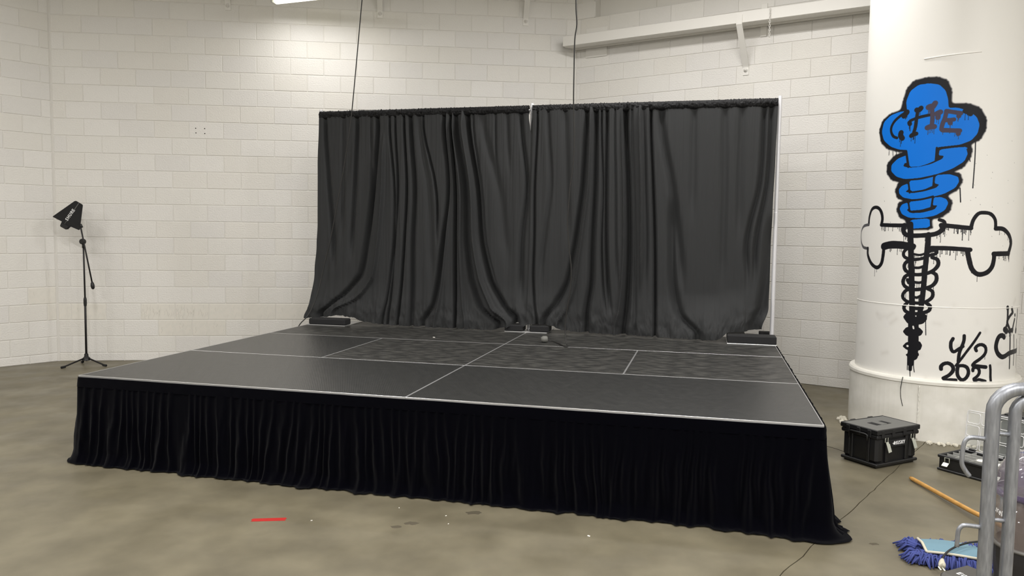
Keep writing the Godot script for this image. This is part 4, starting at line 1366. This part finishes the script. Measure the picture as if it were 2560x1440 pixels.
func build_vacuum() -> void:
	var o := Vector3(5.665, 0, 0.66)
	var t := thing("vacuum_cleaner", "upright vacuum cleaner with a clear domed dust cup, behind the hand truck", "vacuum cleaner", o)
	part("base", lt([Vector2(0, 0.02), Vector2(0.145, 0.02), Vector2(0.16, 0.05), Vector2(0.155, 0.10), Vector2(0.15, 0.12), Vector2(0, 0.12)], 32), M.vac_dark, t)
	part("lower_body", lt([Vector2(0.145, 0.118), Vector2(0.15, 0.16), Vector2(0.162, 0.235), Vector2(0.165, 0.285), Vector2(0.150, 0.292), Vector2(0, 0.292)], 32), M.vac_dark, t)
	part("trim_ring", lt([Vector2(0.160, 0.284), Vector2(0.168, 0.287), Vector2(0.168, 0.296), Vector2(0.150, 0.300)], 32, true), M.vac_grey, t)
	var c := part("dust_cup", lt([Vector2(0.155, 0.298), Vector2(0.158, 0.34), Vector2(0.158, 0.505), Vector2(0.154, 0.505), Vector2(0.154, 0.34), Vector2(0.151, 0.300)], 40, true), M.cup, t)
	part("filter_core", lt([Vector2(0, 0.30), Vector2(0.085, 0.30), Vector2(0.095, 0.42), Vector2(0.12, 0.48), Vector2(0.12, 0.50), Vector2(0, 0.50)], 28), M.vac_dark, c)
	part("lettering", words("eureka", 0.024, 0.0012, false), M.lettering, c, Vector3(-0.159, 0.44, 0.037), Vector3(0, deg_to_rad(-77), deg_to_rad(-12)))
	part("band", lt([Vector2(0.154, 0.505), Vector2(0.166, 0.51), Vector2(0.168, 0.522), Vector2(0.160, 0.534), Vector2(0.150, 0.536)], 40, true), M.purple, t)
	part("dome", lt([Vector2(0.158, 0.535), Vector2(0.157, 0.575), Vector2(0.147, 0.62), Vector2(0.125, 0.662), Vector2(0.09, 0.693), Vector2(0.045, 0.709), Vector2(0, 0.713)], 40, true), M.smoky, t)
	part("dome_liner", lt([Vector2(0.11, 0.536), Vector2(0.112, 0.57), Vector2(0.095, 0.61), Vector2(0.05, 0.635), Vector2(0, 0.64)], 28, true), M.purple, t)
	part("motor_spine", bx(Vector3(0.13, 0.80, 0.10), 0.02), M.vac_dark, t, Vector3(0.145, 0.50, 0.10), Vector3(0, -0.6, 0))
	# floor head with its label
	var h := Node3D.new()
	h.name = "floor_head"
	t.add_child(h)
	h.position = Vector3(5.50, 0, 0.64) - o
	h.rotation.y = deg_to_rad(-50)
	var hb := st0()
	box(hb, Vector3(0.34, 0.075, 0.20), at(0, 0.055, 0), 0.014)
	box(hb, Vector3(0.345, 0.025, 0.21), at(0, 0.018, 0), 0.005)
	part("head_shell", done(hb), M.vac_grey, h)
	part("label_plate", bx(Vector3(0.09, 0.001, 0.028), 0.0003), M.lettering, h, Vector3(-0.02, 0.0935, 0.072))
	part("lettering", words("Energy", 0.030, 0.001), M.lettering, h, Vector3(-0.055, 0.0935, 0.035), Vector3(-PI / 2, 0, 0))
	for x in [-0.13, 0.13]:
		var wst := st0(true)
		lathe(wst, [Vector2(0, -0.012), Vector2(0.03, -0.012), Vector2(0.034, -0.006), Vector2(0.034, 0.006), Vector2(0.03, 0.012), Vector2(0, 0.012)], 18, at(x, 0.034, -0.10, 0, 0, 90))
		part("wheel", done(wst), M.black, h)
	# power cord over the mop with its plug
	var q := []
	for p in [[5.393, 0.052, 0.335], [5.42, 0.072, 0.290], [5.47, 0.088, 0.24], [5.54, 0.092, 0.175], [5.60, 0.09, 0.13], [5.67, 0.088, 0.10], [5.76, 0.088, 0.14], [5.83, 0.09, 0.32], [5.78, 0.12, 0.50], [5.73, 0.16, 0.54]]:
		q.append(Vector3(p[0], p[1], p[2]) - o)
	var cd := part("power_cord", tb(curve(q, 5), 0.005, 7), M.black, t)
	var pst := st0(true)
	tube(pst, [Vector3(5.398, 0.056, 0.325) - o, Vector3(5.392, 0.050, 0.340) - o, Vector3(5.386, 0.044, 0.366) - o, Vector3(5.380, 0.040, 0.385) - o], [0.007, 0.012, 0.017, 0.015], 10)
	part("plug", done(pst), M.binding, cd)
	for s in [-0.008, 0.008]:
		part("prong", bx(Vector3(0.007, 0.003, 0.026), 0.0008), M.steel, cd, Vector3(5.3765 + s, 0.036, 0.397 + s * 0.3) - o, Vector3(0.25, 0.25, 0.3))

func build_hand_truck() -> void:
	var t := thing("hand_truck", "galvanised tubular hand truck standing at the right edge, its double loop handle nearest the camera", "hand truck", Vector3(4.918, 0, 2.355), 3.0)
	var w := 0.46
	var loop := func(x0: float, x1: float, top: float, r: float, rad: float) -> ArrayMesh:
		var p := [Vector3(x0, 0.10, 0), Vector3(x0, 0.6, 0), Vector3(x0 + 0.001, top - r, 0)]
		for k in range(1, 7):
			var a := PI - PI / 2 * k / 6.0
			p.append(Vector3(x0 + r + cos(a) * r, top - r + sin(a) * r, 0))
		for k in range(0, 7):
			var a := PI / 2 - PI / 2 * k / 6.0
			p.append(Vector3(x1 - r + cos(a) * r, top - r + sin(a) * r, 0))
		p.append(Vector3(x1, 0.10, 0))
		return tb(p, rad, 16)
	part("outer_loop", loop.call(0.0, w, 1.272, 0.062, 0.0165), M.galvanised, t)
	part("inner_loop", loop.call(0.051, w - 0.051, 1.252, 0.045, 0.0140), M.galvanised, t, Vector3(0, 0, -0.006))
	for y in [0.45, 0.70, 0.945, 1.160]:
		for x in [0.0, w - 0.051]:
			part("rung", tb([Vector3(x + 0.008, y, 0), Vector3(x + 0.045, y - 0.002, -0.004)], 0.0052, 8), M.galvanised, t)
	part("hook", tb(curve([Vector3(-0.012, 1.145, 0), Vector3(-0.042, 1.147, 0), Vector3(-0.056, 1.140, 0), Vector3(-0.061, 1.125, 0), Vector3(-0.063, 1.095, 0), Vector3(-0.062, 1.078, 0), Vector3(-0.054, 1.063, 0.0), Vector3(-0.044, 1.050, 0)], 4), 0.0056, 8), M.galvanised, t)
	part("hook", tb(curve([Vector3(-0.012, 0.924, 0), Vector3(-0.046, 0.926, 0), Vector3(-0.058, 0.920, 0), Vector3(-0.063, 0.906, 0), Vector3(-0.064, 0.87, 0)], 4), 0.0056, 8), M.galvanised, t)
	var st := st0()
	box(st, Vector3(w + 0.06, 0.008, 0.22), at(w / 2, 0.012, -0.11), 0.002)
	box(st, Vector3(w + 0.06, 0.12, 0.008), at(w / 2, 0.07, -0.004), 0.002)
	part("toe_plate", done(st), M.galvanised, t)
	part("axle", tb([Vector3(-0.05, 0.11, 0.06), Vector3(w + 0.05, 0.11, 0.06)], 0.010, 10), M.galvanised, t)
	for x in [-0.045, w + 0.045]:
		var ws := st0(true)
		lathe(ws, [Vector2(0.0, -0.02), Vector2(0.07, -0.02), Vector2(0.10, -0.026), Vector2(0.11, -0.016), Vector2(0.11, 0.016), Vector2(0.10, 0.026), Vector2(0.07, 0.02), Vector2(0.0, 0.02)], 28, at(x, 0.11, 0.06, 0, 0, 90))
		part("wheel", done(ws), M.black, t)
		part("axle_strut", tb([Vector3(clampf(x, 0.0, w), 0.25, 0), Vector3(clampf(x, 0.0, w), 0.11, 0.06)], 0.009, 8), M.galvanised, t)

const FOLD_A = [
	[26, 22, 0, 75, 135, 175, 220, 223, 216, 210],
	[13, 22, 0, 60, 355, 343, 331, 320, 309, 298],
	[26, 22, 0, 70, 512, 481, 446, 426, 415, 405],
	[39, 22, 0, 100, 751, 699, 627, 546, 338, 83],
	[-26, 11, 20, 100, 825, 816, 769, 698, 506, 240],
	[26, 11, 0, 100, 890, 941, 932, 891, 853, 816],
	[26, 11, 0, 100, 954, 983, 946, 919, 900, 882],
	[39, 11, 0, 100, 1055, 1084, 1057, 1030, 1008, 994],
	[39, 22, 0, 100, 1128, 1175, 1154, 1151, 1147, 1143],
	[13, 33, 0, 80, 1228, 1330, 1360, 1371, 1326, 1281],
	[26, 11, 0, 60, 1273, 1415, 1432, 1425, 1418, 1396],
	[39, 22, 0, 100, 1510, 1559, 1504, 1452, 1395, 1281],
	[-20, 11, 0, 100, 1532, 1572, 1536, 1498, 1463, 1428],
	[52, 11, 0, 100, 1577, 1630, 1634, 1637, 1644, 1649],
	[-20, 11, 0, 100, 1603, 1688, 1692, 1713, 1742, 1779],
	[39, 22, 0, 100, 1634, 1741, 1763, 1820, 1933, 2132],
	[-26, 16, 0, 100, 1709, 1811, 1843, 1926, 2060, 2241],
	[52, 22, 0, 100, 1766, 1873, 1922, 2031, 2183, 2315],
	[13, 44, 0, 70, 1928, 2103, 2174, 2235, 2282, 2349],
	[26, 22, 0, 90, 2339, 2407, 2363, 2356, 2360, 2375],
	[13, 16, 0, 60, 676, 685, 651, 617, 602, 578],
	[13, 11, 0, 80, 1827, 1921, 1970, 2083, 2217, 2332],
	[13, 22, 0, 30, 2194, 2224, 2252, 2266, 2282, 2306],
	[13, 11, 0, 30, 2066, 2086, 2101, 2127, 2174, 2219],
]
const FOLD_B = [
	[26, 22, 0, 100, 2428, 2415, 2406, 2395, 2394, 2392],
	[26, 11, 0, 100, 2512, 2492, 2495, 2488, 2510, 2542],
	[13, 22, 0, 80, 2624, 2659, 2601, 2565, 2561, 2555],
	[13, 33, 0, 60, 2802, 2826, 2843, 2850, 2835, 2817],
	[39, 22, 0, 100, 3019, 2994, 2926, 2850, 2730, 2614],
	[-20, 11, 0, 100, 3059, 3047, 2988, 2934, 2855, 2754],
	[52, 22, 0, 100, 3112, 3112, 3095, 3090, 3054, 3050],
	[26, 11, 0, 90, 3168, 3193, 3192, 3213, 3247, 3312],
	[39, 16, 0, 90, 3221, 3226, 3237, 3261, 3300, 3373],
	[13, 11, 0, 80, 3301, 3322, 3338, 3363, 3389, 3425],
	[-20, 11, 0, 100, 3372, 3402, 3418, 3407, 3381, 3344],
	[65, 28, 0, 100, 3404, 3442, 3462, 3459, 3445, 3425],
	[-26, 11, 0, 80, 3546, 3576, 3589, 3595, 3597, 3594],
	[13, 22, 0, 80, 3581, 3612, 3633, 3631, 3629, 3625],
	[52, 13, 0, 100, 3652, 3690, 3720, 3733, 3740, 3745],
	[26, 33, 0, 80, 3757, 3873, 3954, 3999, 4061, 4143],
	[39, 33, 50, 100, 3811, 3858, 3888, 3913, 3983, 4162],
	[13, 33, 0, 50, 4068, 4073, 4073, 4061, 4099, 4220],
	[13, 33, 0, 80, 4358, 4376, 4377, 4381, 4367, 4334],
	[13, 33, 0, 60, 4517, 4518, 4527, 4528, 4518, 4486],
	[26, 22, 0, 80, 4719, 4703, 4602, 4614, 4600, 4561],
	[26, 22, 0, 80, 4781, 4768, 4691, 4681, 4667, 4636],
	[39, 44, 60, 100, 4828, 4827, 4816, 4799, 4760, 4673],
	[13, 16, 0, 100, 3467, 3501, 3526, 3535, 3541, 3546],
]
